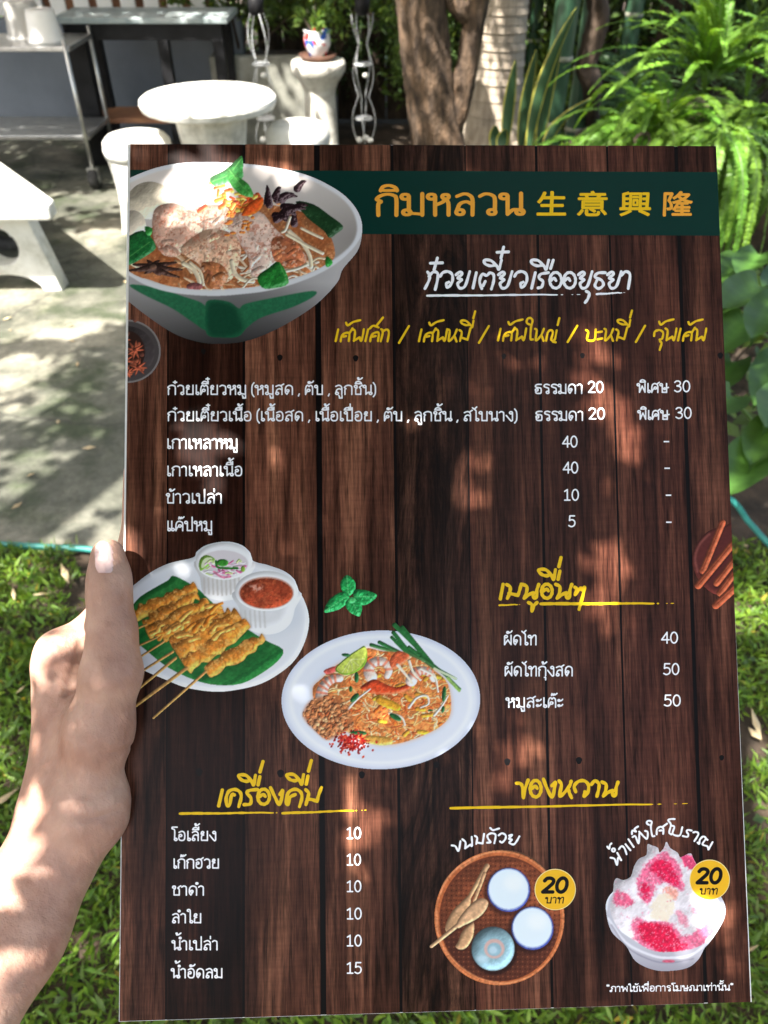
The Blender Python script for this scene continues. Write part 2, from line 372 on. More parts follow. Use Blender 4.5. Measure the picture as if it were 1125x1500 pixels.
# ------------------------------------------------------------ stone table, stools and bench
tp = A(304, 139, 4.55); TZ = tp[2]
st = empty('stone_table', (tp[0], 4.55, 0), 'round white stone garden table with a tapered foot', 'table')
TR = .36
MB().lathe([(0, TZ), (TR-.02, TZ), (TR-.004, TZ-.012), (TR, TZ-.03), (TR-.01, TZ-.055), (TR-.04, TZ-.068), (0, TZ-.068)], 64).build('tabletop', M['white'], st, smooth=False)
MB().lathe([(.0, TZ-.069), (.21, TZ-.069), (.20, TZ-.09), (.14, .18), (.19, .06), (.20, 0)], 8).build('pedestal', M['terrazzo'], st, bevel=.01)

def arch_panel(w, h, th, hole_r, hole_z, arch_w, arch_h, top_r=.0, taper=1.0):
    """upright slab with a round hole and an arched cut at the foot; lies in local XZ, thick in Y"""
    import bmesh
    outer = []
    na = 16
    outer.append((-w/2, 0)); outer.append((-w/2*taper, h)); outer.append((w/2*taper, h)); outer.append((w/2, 0))
    for i in range(na+1):
        a = PI*i/na; outer.append((arch_w*math.cos(a), arch_h*math.sin(a)))
    cu = bpy.data.curves.new('outline', 'CURVE'); cu.dimensions = '2D'; cu.fill_mode = 'BOTH'; cu.extrude = th/2
    for pts in (outer, [(hole_r*math.cos(2*PI*i/28), hole_z+hole_r*math.sin(2*PI*i/28)) for i in range(28)]):
        sp = cu.splines.new('POLY'); sp.points.add(len(pts)-1); sp.use_cyclic_u = True
        for k, (x, y) in enumerate(pts): sp.points[k].co = (x, y, 0, 1)
    cu.bevel_depth = .006; cu.offset = -.006
    ob = bpy.data.objects.new('tmp', cu); COL.objects.link(ob); bpy.context.view_layer.update()
    me = bpy.data.meshes.new_from_object(ob.evaluated_get(bpy.context.evaluated_depsgraph_get())); bpy.data.objects.remove(ob)
    V = np.empty(len(me.vertices)*3); me.vertices.foreach_get('co', V); V = V.reshape(-1, 3)
    V = np.stack([V[:, 0], -V[:, 2], V[:, 1]], 1); me.vertices.foreach_set('co', V.ravel()); me.update()
    return me
def mesh_obj(name, me, mat, parent, loc=(0, 0, 0), rz=0):
    if not me.materials: me.materials.append(mat)
    o = bpy.data.objects.new(name, me); COL.objects.link(o); o.parent = parent; o.location = loc; o.rotation_euler = (0, 0, rz); return o
def barrel_stool(x, y, label, rz):
    t = empty('stone_stool', (x, y, 0), label, 'stool', 'white stone stools around the round table', rz)
    H = .54
    n = 40; prof = []
    # cap
    MB().lathe([(0, H), (.11, H-.003), (.155, H-.015), (.178, H-.04), (.184, H-.08), (.178, H-.115), (.15, H-.12), (0, H-.12)], 40).build('seat', M['white'], t, smooth=True)
    for k in range(4):
        a0 = PI/4+k*PI/2; hw_ = .42
        v = []; f = []; nz_ = 10; na = 7
        for side in (0, 1):
            for j in range(nz_+1):
                z = (H-.121)*j/nz_; r = .178-.012*math.sin(PI*z/.5) - side*.05
                wdt = hw_*(.52+.62*abs(2*z/(H-.12)-.88)**1.6)
                for i in range(na+1):
                    a = a0+wdt*(2*i/na-1); v.append((r*math.cos(a), r*math.sin(a), z))
        m_ = (nz_+1)*(na+1)
        def I(s_, j, i): return s_*m_+j*(na+1)+i
        for j in range(nz_):
            for i in range(na):
                f.append((I(0, j, i), I(0, j, i+1), I(0, j+1, i+1), I(0, j+1, i))); f.append((I(1, j, i), I(1, j+1, i), I(1, j+1, i+1), I(1, j, i+1)))
            f.append((I(0, j, 0), I(0, j+1, 0), I(1, j+1, 0), I(1, j, 0))); f.append((I(0, j, na), I(1, j, na), I(1, j+1, na), I(0, j+1, na)))
        for i in range(na): f.append((I(0, 0, i), I(1, 0, i), I(1, 0, i+1), I(0, 0, i+1)))
        MB().add(v, f).build('leg', M['white'], t, smooth=True, bevel=.006)
    return t
s1 = A(200, 255, 4.42)
barrel_stool(s1[0]+.01, 4.5, 'white stone stool left of the round table, its arched legs in view', .5)
s2 = A(438, 215, 4.75)
barrel_stool(s2[0], 4.72, 'white stone stool right of the round table, only its seat showing over the menu', .2)
# bench at the left edge
def bench():
    f = G(68, 428); zt = .47
    t = empty('stone_bench', (f[0], f[1], 0), 'white stone bench with a round hole through its support, at the left edge', 'bench')
    me = arch_panel(.50, .40, .09, .092, .225, .155, .085, taper=.66)
    mesh_obj('support', me, M['white'], t, (-.17, .06, 0), 0)
    mesh_obj('support', me, M['white'], t, (-.62, .80, 0), 0)
    # slab: its right edge runs back to the left
    pl = [tuple((G(px_, py_, .47)-f)[:2]) for px_, py_ in ((-260, 305), (70, 302), (79, 292), (0, 236), (-70, 190), (-300, 190))]
    v = [(x, y, .403) for x, y in pl]+[(x, y, .47) for x, y in pl]; n = len(pl)
    MB().add(v, [tuple(range(n-1, -1, -1)), tuple(range(n, 2*n))]+[(i, (i+1) % n, (i+1) % n+n, i+n) for i in range(n)]).build('seat_slab', M['white'], t, bevel=.012)
bench()
# old tyre lying behind the bench hole
c = G(-6, 385)
ty = MB(); 
for_t = [(c[0]+.0+.15*math.cos(a), c[1]+.22, .16+.15*math.sin(a)) for a in np.linspace(0, 2*PI, 33)]
ty.tube(for_t, .045, 10, caps=False); tag(ty.build('small_tyre', M['rubber'], smooth=True), 'small black tyre standing under the stone bench', 'tyre')

# ------------------------------------------------------------ planter with shrubs, pedestal with flower pot
pz = A(380, 80, 6.25)[2]
pl = empty('concrete_planter', (-.72, 6.3, 0), 'grey concrete planter wall behind the round table', 'planter')
xa = A(306, 80, 6.2)[0]+.72; xb = A(470, 80, 6.2)[0]+.72
MB().box((xa, -.12, 0), (xb, -.04, pz)).build('front_wall', M['planter'], pl, bevel=.01)
MB().box((xa, -.038, 0), (xa+.08, .5, pz-.002)).build('side_wall', M['planter'], pl, bevel=.01)
MB().box((xa+.081, -.038, 0), (xb, .5, pz-.06)).build('soil_fill', M['soil'], pl)
def shrub(name, x, y, z, rx, ry, rz_, n, ls, mat, label, cat='shrub', seed=0, ti=(.6, 1.5, .3), group=None, stems=True, aspect=.45):
    t = empty(name, (x, y, z), label, cat, group)
    # clumped crown
    k = max(6, n//60); cc = rnd_unit(k, -.2, 1)*RNG.uniform(.25, 1, k)[:, None]*np.array([rx, ry, rz_])+np.array([0, 0, rz_*.55])
    idx = RNG.integers(0, k, n); C = cc[idx]+rnd_unit(n)*RNG.uniform(.02, 1, n)[:, None]*np.array([rx, ry, rz_])*.32
    C[:, 2] = np.maximum(C[:, 2], .02)
    D = C-np.array([0, 0, rz_*.3]); D = D/np.linalg.norm(D, axis=1)[:, None]+rnd_unit(n)*.8
    tt = tints(n, *ti)*(.7+.6*RNG.random(k))[idx][:, None]
    L = RNG.uniform(.7, 1.3, n)*ls
    V, Fc, c_ = leaves(C, D, rnd_unit(n, .1, 1), L, L*aspect*RNG.uniform(.8, 1.2, n), tt)
    rawmesh('foliage', V, Fc, 3, M[mat], t, c_)
    if stems:
        mb = MB()
        for q in cc[:min(k, 8)]: mb.tube([(0, 0, -.02), q*.5+[0, 0, -.02], q], [.012, .009, .004], 5)
        mb.build('stems', M['bark_dark'], t)
    return t
def pedestal():
    p = A(470, 205, 6.0); zt_ = A(467, 92, 5.75)[2]; x = A(469, 150, 5.85)[0]
    t = empty('stone_pedestal', (x, 5.85, 0), 'pale stone pedestal holding a flower pot', 'pedestal'); h = zt_
    MB().lathe([(.17, 0), (.17, .05), (.14, .08), (.13, .1), (.115, .13), (.105, h-.20), (.11, h-.17)], 24).build('column', M['terrazzo'], t, smooth=True)
    MB().lathe([(.111, h-.17), (.13, h-.13), (.16, h-.09), (.178, h-.06), (.182, h-.02), (.17, h), (0, h)], 32).build('basin', M['terrazzo'], t, smooth=True)
    MB().lathe([(.17, 0), (.20, .0), (.20, .028), (.17, .05)], 24).build('foot', M['terrazzo'], t)
    s_ = MB().lathe([(0, 0), (.09, 0), (.12, .02), (.125, .035), (.11, .035), (.1, .02), (0, .018)], 32).build('plant_saucer', M['terracotta'], smooth=True)
    s_.location = (x, 5.85, h+.001); tag(s_, 'dark terracotta saucer on top of the stone pedestal', 'saucer')
    pt = empty('flower_pot', (x, 5.85, h+.022), 'small blue and white glazed pot with red flowers painted on it', 'flower pot')
    m, N, L, P = newmat('painted_porcelain')
    tc = N.new('ShaderNodeTexCoord'); vo = N.new('ShaderNodeTexVoronoi'); vo.inputs['Scale'].default_value = 26; L.new(tc.outputs['Object'], vo.inputs[0])
    cr = N.new('ShaderNodeValToRGB'); cr.color_ramp.interpolation = 'CONSTANT'; e = cr.color_ramp.elements
    e[0].color = (.05, .12, .5, 1); e[1].position = .28; e[1].color = (.75, .75, .75, 1)
    x1_ = e.new(.5); x1_.color = (.6, .05, .04, 1); x2_ = e.new(.62); x2_.color = (.75, .76, .78, 1); x3_ = e.new(.8); x3_.color = (.1, .3, .2, 1)
    L.new(vo.outputs['Color'], cr.inputs[0]); L.new(cr.outputs[0], P.inputs['Base Color']); P.inputs['Roughness'].default_value = .2
    M['porcelain'] = m
    MB().lathe([(0, 0), (.055, 0), (.06, .015), (.085, .06), (.09, .10), (.08, .135), (.088, .15), (.078, .15), (.07, .13), (0, .13)], 28).build('pot', m, pt, smooth=True)
    shrub('potted_plant', x, 5.85, h+.15, .13, .12, .14, 300, .05, 'leaf', 'small bright leafy plant growing in the blue and white pot', 'plant', ti=(.9, 2.2, .2))
pedestal()

random.seed(3)
shrub('planter_shrub', -1.05, 6.5, pz-.05, .5, .35, .55, 1500, .06, 'leaf', 'mid green shrub growing over the left end of the planter')
shrub('planter_shrub', -.35, 6.6, pz-.05, .45, .35, .5, 1400, .055, 'leaf', 'bright green shrub in the planter behind the pedestal', ti=(1, 2.4, .3))
shrub('hedge_bush', -.15, 6.9, 0, .45, .4, 1.0, 2200, .045, 'darkleaf', 'small-leaved dark bush hanging over the planter end between two mobiles', ti=(.7, 2.2, .2))
shrub('hedge_bush', .22, 6.25, 0, .3, .35, 1.05, 2600, .04, 'leaf', 'fine-leaved bush left of the forked tree trunk', ti=(.5, 1.7, .15))

# hanging mobiles (wavy clear strands, black cap, pebbles)
def mobile(px, Y, label, wv):
    x = A(px, 100, Y)[0]; zt_ = A(px, 5, Y)[2]; zb = A(px, 208, Y)[2]; H = zt_-zb
    t = empty('hanging_mobile', (x, Y, zb), label, 'wind mobile', 'hanging mobiles of wavy clear strands')
    MB().lathe([(.0, H+.05), (.05, H+.05), (.045, H-.04), (.03, H-.06), (0, H-.06)], 16).build('cap', M['black'], t, smooth=True)
    MB().tube([(0, 0, H+.05), (0, 0, H+1.2)], .002, 4).build('cord', M['rubber'], t)
    R = .075
    for k in range(4):
        a = k*PI/2+.5; pts = []
        for i in range(41):
            q = i/40; r = R*(.45+.55*abs(math.sin(PI*q*2.5+wv)))
            pts.append((r*math.cos(a+q*1.2), r*math.sin(a+q*1.2), H*(1-q)-.05*(1-q)))
        MB().tube(pts, .003, 6).build('strand', M['clear'], t, smooth=True)
    for q in (.42, .82):
        MB().lathe([(.0, 0), (.055, 0), (.06, .006), (.055, .012), (0, .012)], 20, (0, 0, H*(1-q))).build('disc', M['clear'], t)
    for k in range(5):
        a = k*1.3; r_ = .03
        mb = MB().lathe([(0, -.016), (.016, -.011), (.022, 0), (.016, .011), (0, .016)], 10, (r_*math.cos(a)*1.3, r_*math.sin(a)*1.3, .012+.006*(k % 2)+(H*.5*(k == 4)))); mb.build('pebble', M['white'], t, smooth=True)
mobile(383, 5.5, 'hanging mobile of wavy clear strands in front of the planter, left of the pedestal', .2)
mobile(532, 5.5, 'hanging mobile of wavy clear strands between the pedestal and the bush', 1.4)

# ------------------------------------------------------------ trees, palm, bamboo
def wob(P, amp, seed):
    r = np.random.default_rng(seed); P = np.array(P, float); return P+np.cumsum(r.normal(0, amp, P.shape), 0)*np.array([1, 1, .2])
def bark_tube(mb, pts, rad, seg=20, amp=.06, seed=1):
    P = spline(pts, 8); R = np.interp(np.linspace(0, 1, len(P)), np.linspace(0, 1, len(rad)), rad)
    n0 = mb.n; mb.tube(P, R, seg)
    V = mb.v[-1]; rr = np.random.default_rng(seed)
    for i in range(len(P)):
        sl_ = V[i*seg:(i+1)*seg]; th = np.arange(seg)/seg*2*PI
        k = 1+amp*(np.sin(th*3+i*.12+seed)+.6*np.sin(th*5-i*.2)+.5*rr.normal(0, .6, seg))
        V[i*seg:(i+1)*seg] = P[i]+(sl_-P[i])*k[:, None]
tY = 5.1
tree = empty('forked_tree', (A(640, 240, tY)[0], tY, 0), 'brown barked tree forking just behind the middle of the menu top', 'tree')
def TL(px, py, Y=tY): return A(px, py, Y)-np.array(tree.location)
mb = MB()
bark_tube(mb, [TL(655, 330)-[0, 0, .1], TL(650, 250), TL(640, 190), TL(630, 130), TL(621, 70), TL(614, 0), TL(600, -120), TL(560, -350), TL(480, -560, 4.4)], [.22, .165, .15, .145, .145, .135, .12, .11, .09], 24, .045, 3)
mb.build('trunk', M['bark'], tree, smooth=True)
mb = MB()
bark_tube(mb, [TL(650, 205), TL(668, 165), TL(682, 110), TL(692, 50), TL(702, -10), TL(740, -200), TL(760, -420, 4.6)], [.07, .075, .066, .062, .06, .055, .04], 16, .07, 8)
mb.build('limb', M['bark'], tree, smooth=True)
mb = MB(); bark_tube(mb, [TL(686, 25), TL(664, 5), TL(640, -30)], [.05, .05, .03], 12, .07, 5); mb.build('limb', M['bark'], tree, smooth=True)

pY = 6.0
pal = empty('palm_tree', (A(722, 200, pY)[0], pY, 0), 'pale ringed palm trunk right behind the forked tree', 'palm')
H = 4.2; prof = []
r0 = .172
for i in range(85):
    z = i*.05; prof.append((r0-.012*z+.006*(i % 2 == 0)+.10*math.exp(-z*5), z)); prof.append((r0-.012*z-.004+.10*math.exp(-z*5), z+.04))
MB().lathe(prof, 32).build('trunk', M['palm'], pal, smooth=False)
def frond(mb_v, base, d0, length, npin, plen, pw, droop, tintv, up=np.array([0, 0, 1.0]), narrow=.12, curl=0.0, sway=0.0):
    """returns arrays for a feather frond"""
    n = 26; P = [np.array(base, float)]; d = np.array(d0, float); d /= np.linalg.norm(d)
    st_ = length/n; side = np.cross(d, up); side /= np.linalg.norm(side)
    for i in range(n):
        d = d+np.array([0, 0, -droop/n*(1+i/n)])+side*sway/n; d /= np.linalg.norm(d); P.append(P[-1]+d*st_)
    P = np.array(P); T = np.gradient(P, axis=0); T /= np.linalg.norm(T, axis=1)[:, None]
    q = np.linspace(.06, 1, npin); Pi = np.stack([np.interp(q, np.linspace(0, 1, n+1), P[:, k]) for k in range(3)], 1)
    Ti = np.stack([np.interp(q, np.linspace(0, 1, n+1), T[:, k]) for k in range(3)], 1)
    S = np.cross(Ti, up); S /= np.linalg.norm(S, axis=1)[:, None]+1e-9; Nn = np.cross(S, Ti)
    w = plen*np.minimum(1, (q+.12)*2.6)*np.sqrt(np.clip(1.04-q, .02, 1))
    C = np.concatenate([Pi, Pi+Ti*.003]); jit = RNG.normal(0, .12, (2*npin, 3))
    D = np.concatenate([S+Ti*.35+Nn*.15, -S+Ti*.35+Nn*.15])+jit
    L = np.concatenate([w, w])*RNG.uniform(.85, 1.1, 2*npin)
    tt = np.clip(tintv[None, :]*RNG.uniform(.8, 1.2, (2*npin, 1)), 0, 9)
    V, Fc, c_ = leaves(C, D, np.concatenate([Nn, Nn])+RNG.normal(0, .2, (2*npin, 3)), L, np.full(2*npin, pw), tt, fold=.1)
    return P, V, Fc, c_
def fern_plant(name, loc, nf, length, label, cat='fern', mat='fern', npin=46, plen=.05, pw=.016, droop=1.5, el=(.25, 1.1), az=(0, 2*PI), tint=(.6, 1.4), group=None, rach=.0022, lenv=(.7, 1.15)):
    t = empty(name, loc, label, cat, group); Vs = []; Fs = []; Cs = []; n0 = 0; mb = MB()
    for i in range(nf):
        a = RNG.uniform(*az); e = RNG.uniform(*el)
        d0 = (math.cos(a)*math.cos(e), math.sin(a)*math.cos(e), math.sin(e))
        b = RNG.uniform(*tint); tv = np.array([b*RNG.uniform(.85, 1.15), b, b*.9])
        P, V, Fc, c_ = frond(None, RNG.normal(0, .03, 3)*[1, 1, .2], d0, length*RNG.uniform(*lenv), npin, plen, pw, droop*RNG.uniform(.7, 1.3), tv, sway=RNG.normal(0, .25))
        Vs.append(V); Fs.append(Fc+n0); Cs.append(c_); n0 += len(V); mb.tube(P[::2], np.linspace(rach, rach*.4, len(P[::2])), 4)
    rawmesh('fronds', np.concatenate(Vs), np.concatenate(Fs), 3, M[mat], t, np.concatenate(Cs)); mb.build('stalks', M['stem'], t)
    return t
# palm crown overhead, out of frame
ct = fern_plant('x', (0, 0, 0), 12, 2.4, 'x', mat='leaf', npin=60, plen=.55, pw=.04, droop=1.6, el=(.2, 1.2), rach=.02)
for ch in list(ct.children):
    ch.parent = pal; ch.location = (0, 0, 4.2); ch.name = {'f': 'frond_crown', 's': 'frond_stalks'}[ch.name[0]]
bpy.data.objects.remove(ct)

def bamboo(px, Y, r, nodes, label, lean=0.0):
    x = A(px, 150, Y)[0]; t = empty('bamboo_culm', (x, Y, 0), label, 'bamboo', 'dark green bamboo culms'); H_ = 3.4
    zs = sorted([A(px, ny, Y)[2] for ny in nodes]); 
    while zs[-1] < H_-.4: zs.append(zs[-1]+.36)
    while zs[0] > .4: zs.insert(0, zs[0]-.33)
    prev = -.05
    for z in zs+[H_]:
        MB().lathe([(r, prev), (r*.97, prev+.03), (r*.97, z-.03), (r*1.0, z-.006)], 24).build('segment', M['bamboo'], t, smooth=True)
        if z < H_: MB().lathe([(r*1.0, z-.006), (r*1.07, z), (r*1.03, z+.006), (r*1.08, z+.012), (r*1.0, z+.018)], 24).build('node_ring', M['node'], t, smooth=True)
        prev = z+.018
    t.rotation_euler = (0, lean, 0)
bamboo(808, 4.9, .068, (86,), 'thick dark green bamboo culm nearest the snake plants', .02)
bamboo(849, 5.2, .062, (101,), 'dark green bamboo culm just left of the twisted trunk')
bamboo(906, 5.9, .055, (22,), 'farther bamboo culm right of the twisted trunk')
bamboo(772, 6.9, .05, (60,), 'thin shaded bamboo culm beside the palm trunk')
tw = empty('twisted_tree', (A(880, 150, 5.0)[0], 5.0, 0), 'dark twisted dead looking trunk between the bamboo culms', 'tree')
def TW(px, py, Y=5.0): return A(px, py, Y)-np.array(tw.location)
mb = MB(); bark_tube(mb, [TW(862, 250, 5.25), TW(866, 200, 5.25), TW(868, 128, 5.0), TW(857, 100), TW(868, 60), TW(878, 20), TW(872, -20), TW(890, -120)], [.055, .04, .05, .06, .06, .055, .05, .045], 14, .14, 4)
mb.build('trunk', M['bark_dark'], tw, smooth=True)
ft = empty('back_tree', (A(985, 60, 6.3)[0], 6.3, 0), 'dark tree trunk behind the ferns at the top right', 'tree')
mb = MB(); bark_tube(mb, [(0, 0, -.1), (.02, 0, .5), (-.03, 0, 1.1), (.05, 0, 1.8), (0, 0, 3)], [.13, .11, .1, .1, .08], 14, .1, 4); mb.build('trunk', M['bark_dark'], ft, smooth=True)

def snake(px, py, Y, hgt, lean, label):
    p = A(px, py, Y); t = empty('snake_plant', (p[0], Y, max(0, p[2]-.0)-.02), label, 'snake plant', 'snake plant blades behind the menu top')
    n = 14; 
    for nm, k0, k1, off in (('blade', -.8, .8, 0), ('yellow_margin', .8, 1.0, .001), ('yellow_margin', -1.0, -.8, .001)):
        v = []; f = []
        for i in range(n+1):
            q = i/n; w_ = .032*math.sin(PI*(q*.86+.12))**.8+.001; xx = lean*q*q*hgt; yy = .03*math.sin(q*3)
            for k in (k0, (k0+k1)/2, k1): v.append((xx+w_*k, yy-.012*(1-k*k)+off, q*hgt))
        for i in range(n):
            for k in range(2): f.append((i*3+k, i*3+k+1, i*3+k+4, i*3+k+3))
        MB().add(v, f, (1, 1, 1)).build(nm, M['snake' if nm == 'blade' else 'snake_edge'], t, smooth=True)
for i, a in enumerate([(740, 215, 4.6, .44, .03), (763, 215, 4.7, .50, .06), (775, 215, 4.5, .66, .24), (790, 215, 4.55, .5, .1), (725, 215, 4.6, .13, -.05), (735, 215, 4.55, .11, .1), (800, 215, 4.5, .28, .9)]):
    snake(*a, ['snake plant blade standing alone against the palm trunk', 'upright snake plant blade left of the tallest one', 'tallest snake plant blade with yellow margins, by the bamboo', 'snake plant blade touching the thick bamboo', 'shortest stub of snake plant at the palm foot', 'short snake plant tip at the palm foot', 'snake plant blade leaning far to the right across the bamboo'][i])

# dark timber fence behind the planter and trees
gf = empty('garden_fence', (0, 7.1, 0), 'dark brown timber fence behind the pedestal and the trees', 'fence')
for i in range(26):
    x = -1.0+i*.205; MB().box((x, 0, 0), (x+.19, .03, 1.35+.03*math.sin(i*2.3))).build('board', M['bark_dark'], gf, bevel=.004)
for z in (.3, 1.0): MB().box((-1.0, .032, z), (4.3, .07, z+.08)).build('rail', M['bark_dark'], gf)
# garden behind
shrub('garden_bush', .5, 6.85, 0, .5, .22, .9, 1900, .07, 'leaf', 'green bush behind the forked tree and the palm', ti=(.6, 2.2, .3))
shrub('garden_bush', 1.5, 6.75, 0, .5, .3, .9, 2200, .08, 'leaf', 'green bush seen between the bamboo culms', ti=(.5, 2.4, .3))
shrub('garden_bush', 2.5, 6.5, 0, .7, .6, 1.5, 2600, .1, 'darkleaf', 'dark broad-leaved bush behind the ferns', ti=(.7, 2.6, .3))
shrub('garden_bush', 3.5, 6.6, 0, .7, .6, 1.4, 2400, .09, 'leaf', 'leafy bush at the far top right corner', ti=(.6, 2.2, .3))
shrub('garden_bush', -.75, 7.7, 0, 1.0, .4, 1.3, 2600, .09, 'leaf', 'wide leafy bush behind the concrete planter', ti=(.6, 2.4, .3))
shrub('garden_bush', .9, 9.6, 0, 1.6, .5, 1.9, 3000, .12, 'darkleaf', 'large dark bush farthest back behind the palm', ti=(.7, 2.6, .3))
shrub('garden_bush', 3.2, 9.6, 0, 1.8, .5, 2.0, 3000, .12, 'leaf', 'large pale bush farthest back on the right', ti=(.6, 2.4, .3))
shrub('garden_bush', -2.4, 9.8, 0, 1.8, .5, 2.2, 3000, .12, 'leaf', 'large bush behind the veranda railing', ti=(.6, 2.4, .3))
def palm_clump(name, px, py, Y, n, ln, label, **k):
    p = A(px, py, Y); return fern_plant(name, tuple(p), n, ln, label, 'palm', 'darkleaf', npin=30, plen=.30, pw=.014, droop=.9, **k)
palm_clump('fan_palm', 1100, 150, 5.6, 9, 1.0, 'dark feathery palm fronds in the top right corner', el=(.1, 1.2), tint=(1.0, 2.6))
palm_clump('fan_palm', 930, 160, 5.4, 8, .7, 'dark palm fronds behind the bamboo and ferns', el=(.0, 1.2), tint=(.9, 2.4))

# Boston ferns
def fernp(px, py, Y, nf, ln, label, **k):
    p = A(px, py, Y); return fern_plant('boston_fern', tuple(p), nf, ln, label, group='bright green ferns right of the menu', **k)
fernp(960, 190, 3.6, 60, .60, 'large bright fern spilling over the top right corner of the menu', az=(.3, 2*PI-.3+.3), npin=80, plen=.042, pw=.013, tint=(.8, 1.5), el=(.1, 1.0))
fernp(1040, 110, 3.7, 44, .55, 'upright fern behind the menu corner', el=(.5, 1.3), npin=80, plen=.038, pw=.012, tint=(.8, 1.7), droop=1.1)
fernp(1100, 170, 3.4, 46, .55, 'fern hanging down at the right edge of the photo', el=(.0, .8), npin=80, plen=.038, pw=.012, tint=(.5, 1.4), droop=2.6)
fernp(1058, 190, 3.1, 44, .62, 'long drooping fern fronds hanging beside the right edge of the menu', el=(-.2, .5), npin=84, plen=.032, pw=.0115, tint=(.8, 1.5), droop=3.6)
fernp(880, 225, 3.9, 26, .45, 'low fern in front of the bamboo foot', el=(.1, .8), npin=70, plen=.038, pw=.012, tint=(.8, 1.5))
fernp(1150, 60, 3.9, 34, .6, 'fern at the top right edge under the palm fronds', el=(.3, 1.2), npin=80, plen=.038, pw=.012, tint=(.5, 1.3), droop=1.3)
# fern stand: mossy mound the ferns root in
mb = MB(); 
for (x, y, r, h) in ((1.62, 4.3, .42, .75), (2.1, 4.0, .45, .9), (1.25, 4.5, .35, .55)):
    mb.lathe([(r*1.15, -.05), (r*1.1, h*.3), (r*.9, h*.7), (r*.6, h*.95), (0, h)], 20, (x, y, 0))
o = mb.build('garden_bank', M['soil'], smooth=True); tag(o, kind='structure')

# broad-leaved plants at the right edge
def heart_leaf(t, base, d0, stalk, size, tint, twist=0.0, sag=.5):
    d = np.array(d0, float); d /= np.linalg.norm(d); P = [np.array(base, float)]
    for i in range(8): d = d+np.array([0, 0, -.03*sag]); d /= np.linalg.norm(d); P.append(P[-1]+d*stalk/8)
    MB().tube(P, np.linspace(.008, .005, 9), 6).build('stalk', M['stem'], t, smooth=True)
    ld = d+np.array([0, 0, -sag]); ld /= np.linalg.norm(ld); s = np.cross(ld, (0, 0, 1)); s /= np.linalg.norm(s); s = s+np.array([0, 0, twist]); s /= np.linalg.norm(s); nn = np.cross(s, ld)
    v = []; f = []; n = 30; cols = []
    for i in range(n+1):
        q = i/n; w_ = size*.30*(math.sin(PI*min(1, q*.84+.16))**.9)*(1-.35*q)
        for k in (-1, -.5, 0, .5, 1):
            p = P[-1]+ld*size*(q-.12*abs(k)*(q < .3)) + s*w_*k + nn*(abs(k)*.10*size-.15*size*q*q+.003*math.sin(q*14)*abs(k)); v.append(p); cols.append(np.array(tint)*(1.5 if k == 0 else 1)*(1+(.16 if int(q*30+abs(k)*-4) % 4 == 0 else 0))*(.9+.15*math.sin(q*7+k*3)))
    for i in range(n):
        for k in range(4): f.append((i*5+k, i*5+k+1, i*5+k+6, i*5+k+5))
    m_ = MB(); m_.add(v, f); m_.c = [np.array(cols)]; m_.build('leaf_blade', M['bigleaf'], t, smooth=True)
def arum(px, py, label, specs, name='broadleaf_plant'):
    p = G(px, py); t = empty(name, tuple(p), label, 'plant', 'broad-leaved plants at the right edge')
    for (tx, ty, dep, size, ti, tw_) in specs:
        tip = CAM+ray(tx, ty)*dep-p; b = np.array([RNG.normal(0, .01), RNG.normal(0, .01), 0.02]); ln = np.linalg.norm(tip-b)
        heart_leaf(t, b, (tip-b)+np.array([0, 0, ln*.12]), ln, size, ti, tw_)
arum(1150, 700, 'broad-leaved plant beside the right edge of the menu, its big leaf hanging', [(1092, 690, 1.75, .20, (1, 1, 1), .1), (1125, 650, 1.8, .2, (.9, .85, .7), -.2), (1060, 600, 1.95, .2, (.8, .8, .8), .2), (1150, 600, 1.9, .25, (.9, .9, .9), 0), (1035, 700, 2.0, .2, (.7, .7, .7), 0)])
arum(1180, 560, 'broad-leaved plant above the hose, half lit', [(1100, 440, 2.3, .25, (.9, .85, .7), .2), (1080, 500, 2.2, .24, (1, 1, 1), 0), (1135, 470, 2.1, .26, (.8, .8, .7), -.2), (1060, 560, 2.2, .22, (.7, .7, .7), 0), (1130, 560, 2.1, .22, (.8, .8, .8), 0)])
arum(1120, 480, 'shaded broad-leaved plant under the hanging ferns', [(1075, 400, 2.8, .26, (.7, .7, .6), .1), (1105, 390, 2.7, .25, (1, 1, 1), -.1), (1060, 450, 2.7, .25, (.8, .8, .8), 0), (1140, 420, 2.7, .25, (.8, .8, .8), 0)])

# ground cover under the garden plants, and unseen bushes added behind the camera
n = 15000; X = RNG.uniform(.3, 5.2, n); Y = RNG.uniform(2.2, 12, n); kp = (X > .3+.1*(Y < 4)) & ((Y > 6.2) | (X > .95)); X, Y = X[kp], Y[kp]
X2 = RNG.uniform(-5, .9, 5000); Y2 = RNG.uniform(7.2, 12, 5000); X = np.concatenate([X, X2]); Y = np.concatenate([Y, Y2]); n = len(X)
C = np.stack([X, Y, RNG.uniform(-.02, .28, n)*(.3+fbm(X, Y, .8, 3, 3))], 1); L = RNG.uniform(.05, .13, n)
V, Fc, c_ = leaves(C, rnd_unit(n, .1, .8), rnd_unit(n, .4, 1), L, L*.5, tints(n, .5, 1.8, .2)); o = rawmesh('ground_cover', V, Fc, 3, M['leaf'], None, c_); tag(o, 'low leafy ground cover under the garden trees and bamboo', 'ground cover', kind='stuff')
for x, y, r, hh, lb in ((-2.6, -3.6, 1.3, 2.6, 'tall leafy bush added unseen behind the camera, the left one'), (.3, -4.4, 1.2, 2.2, 'tall leafy bush added unseen behind the camera, the middle one'), (3.0, -3.4, 1.4, 2.9, 'tall leafy bush added unseen behind the camera, the right one')):
    shrub('garden_bush', x, y, 0, r, 1.0, hh, 2600, .2, 'leaf', lb)  # out of view, added to block sky and vary the card's reflections

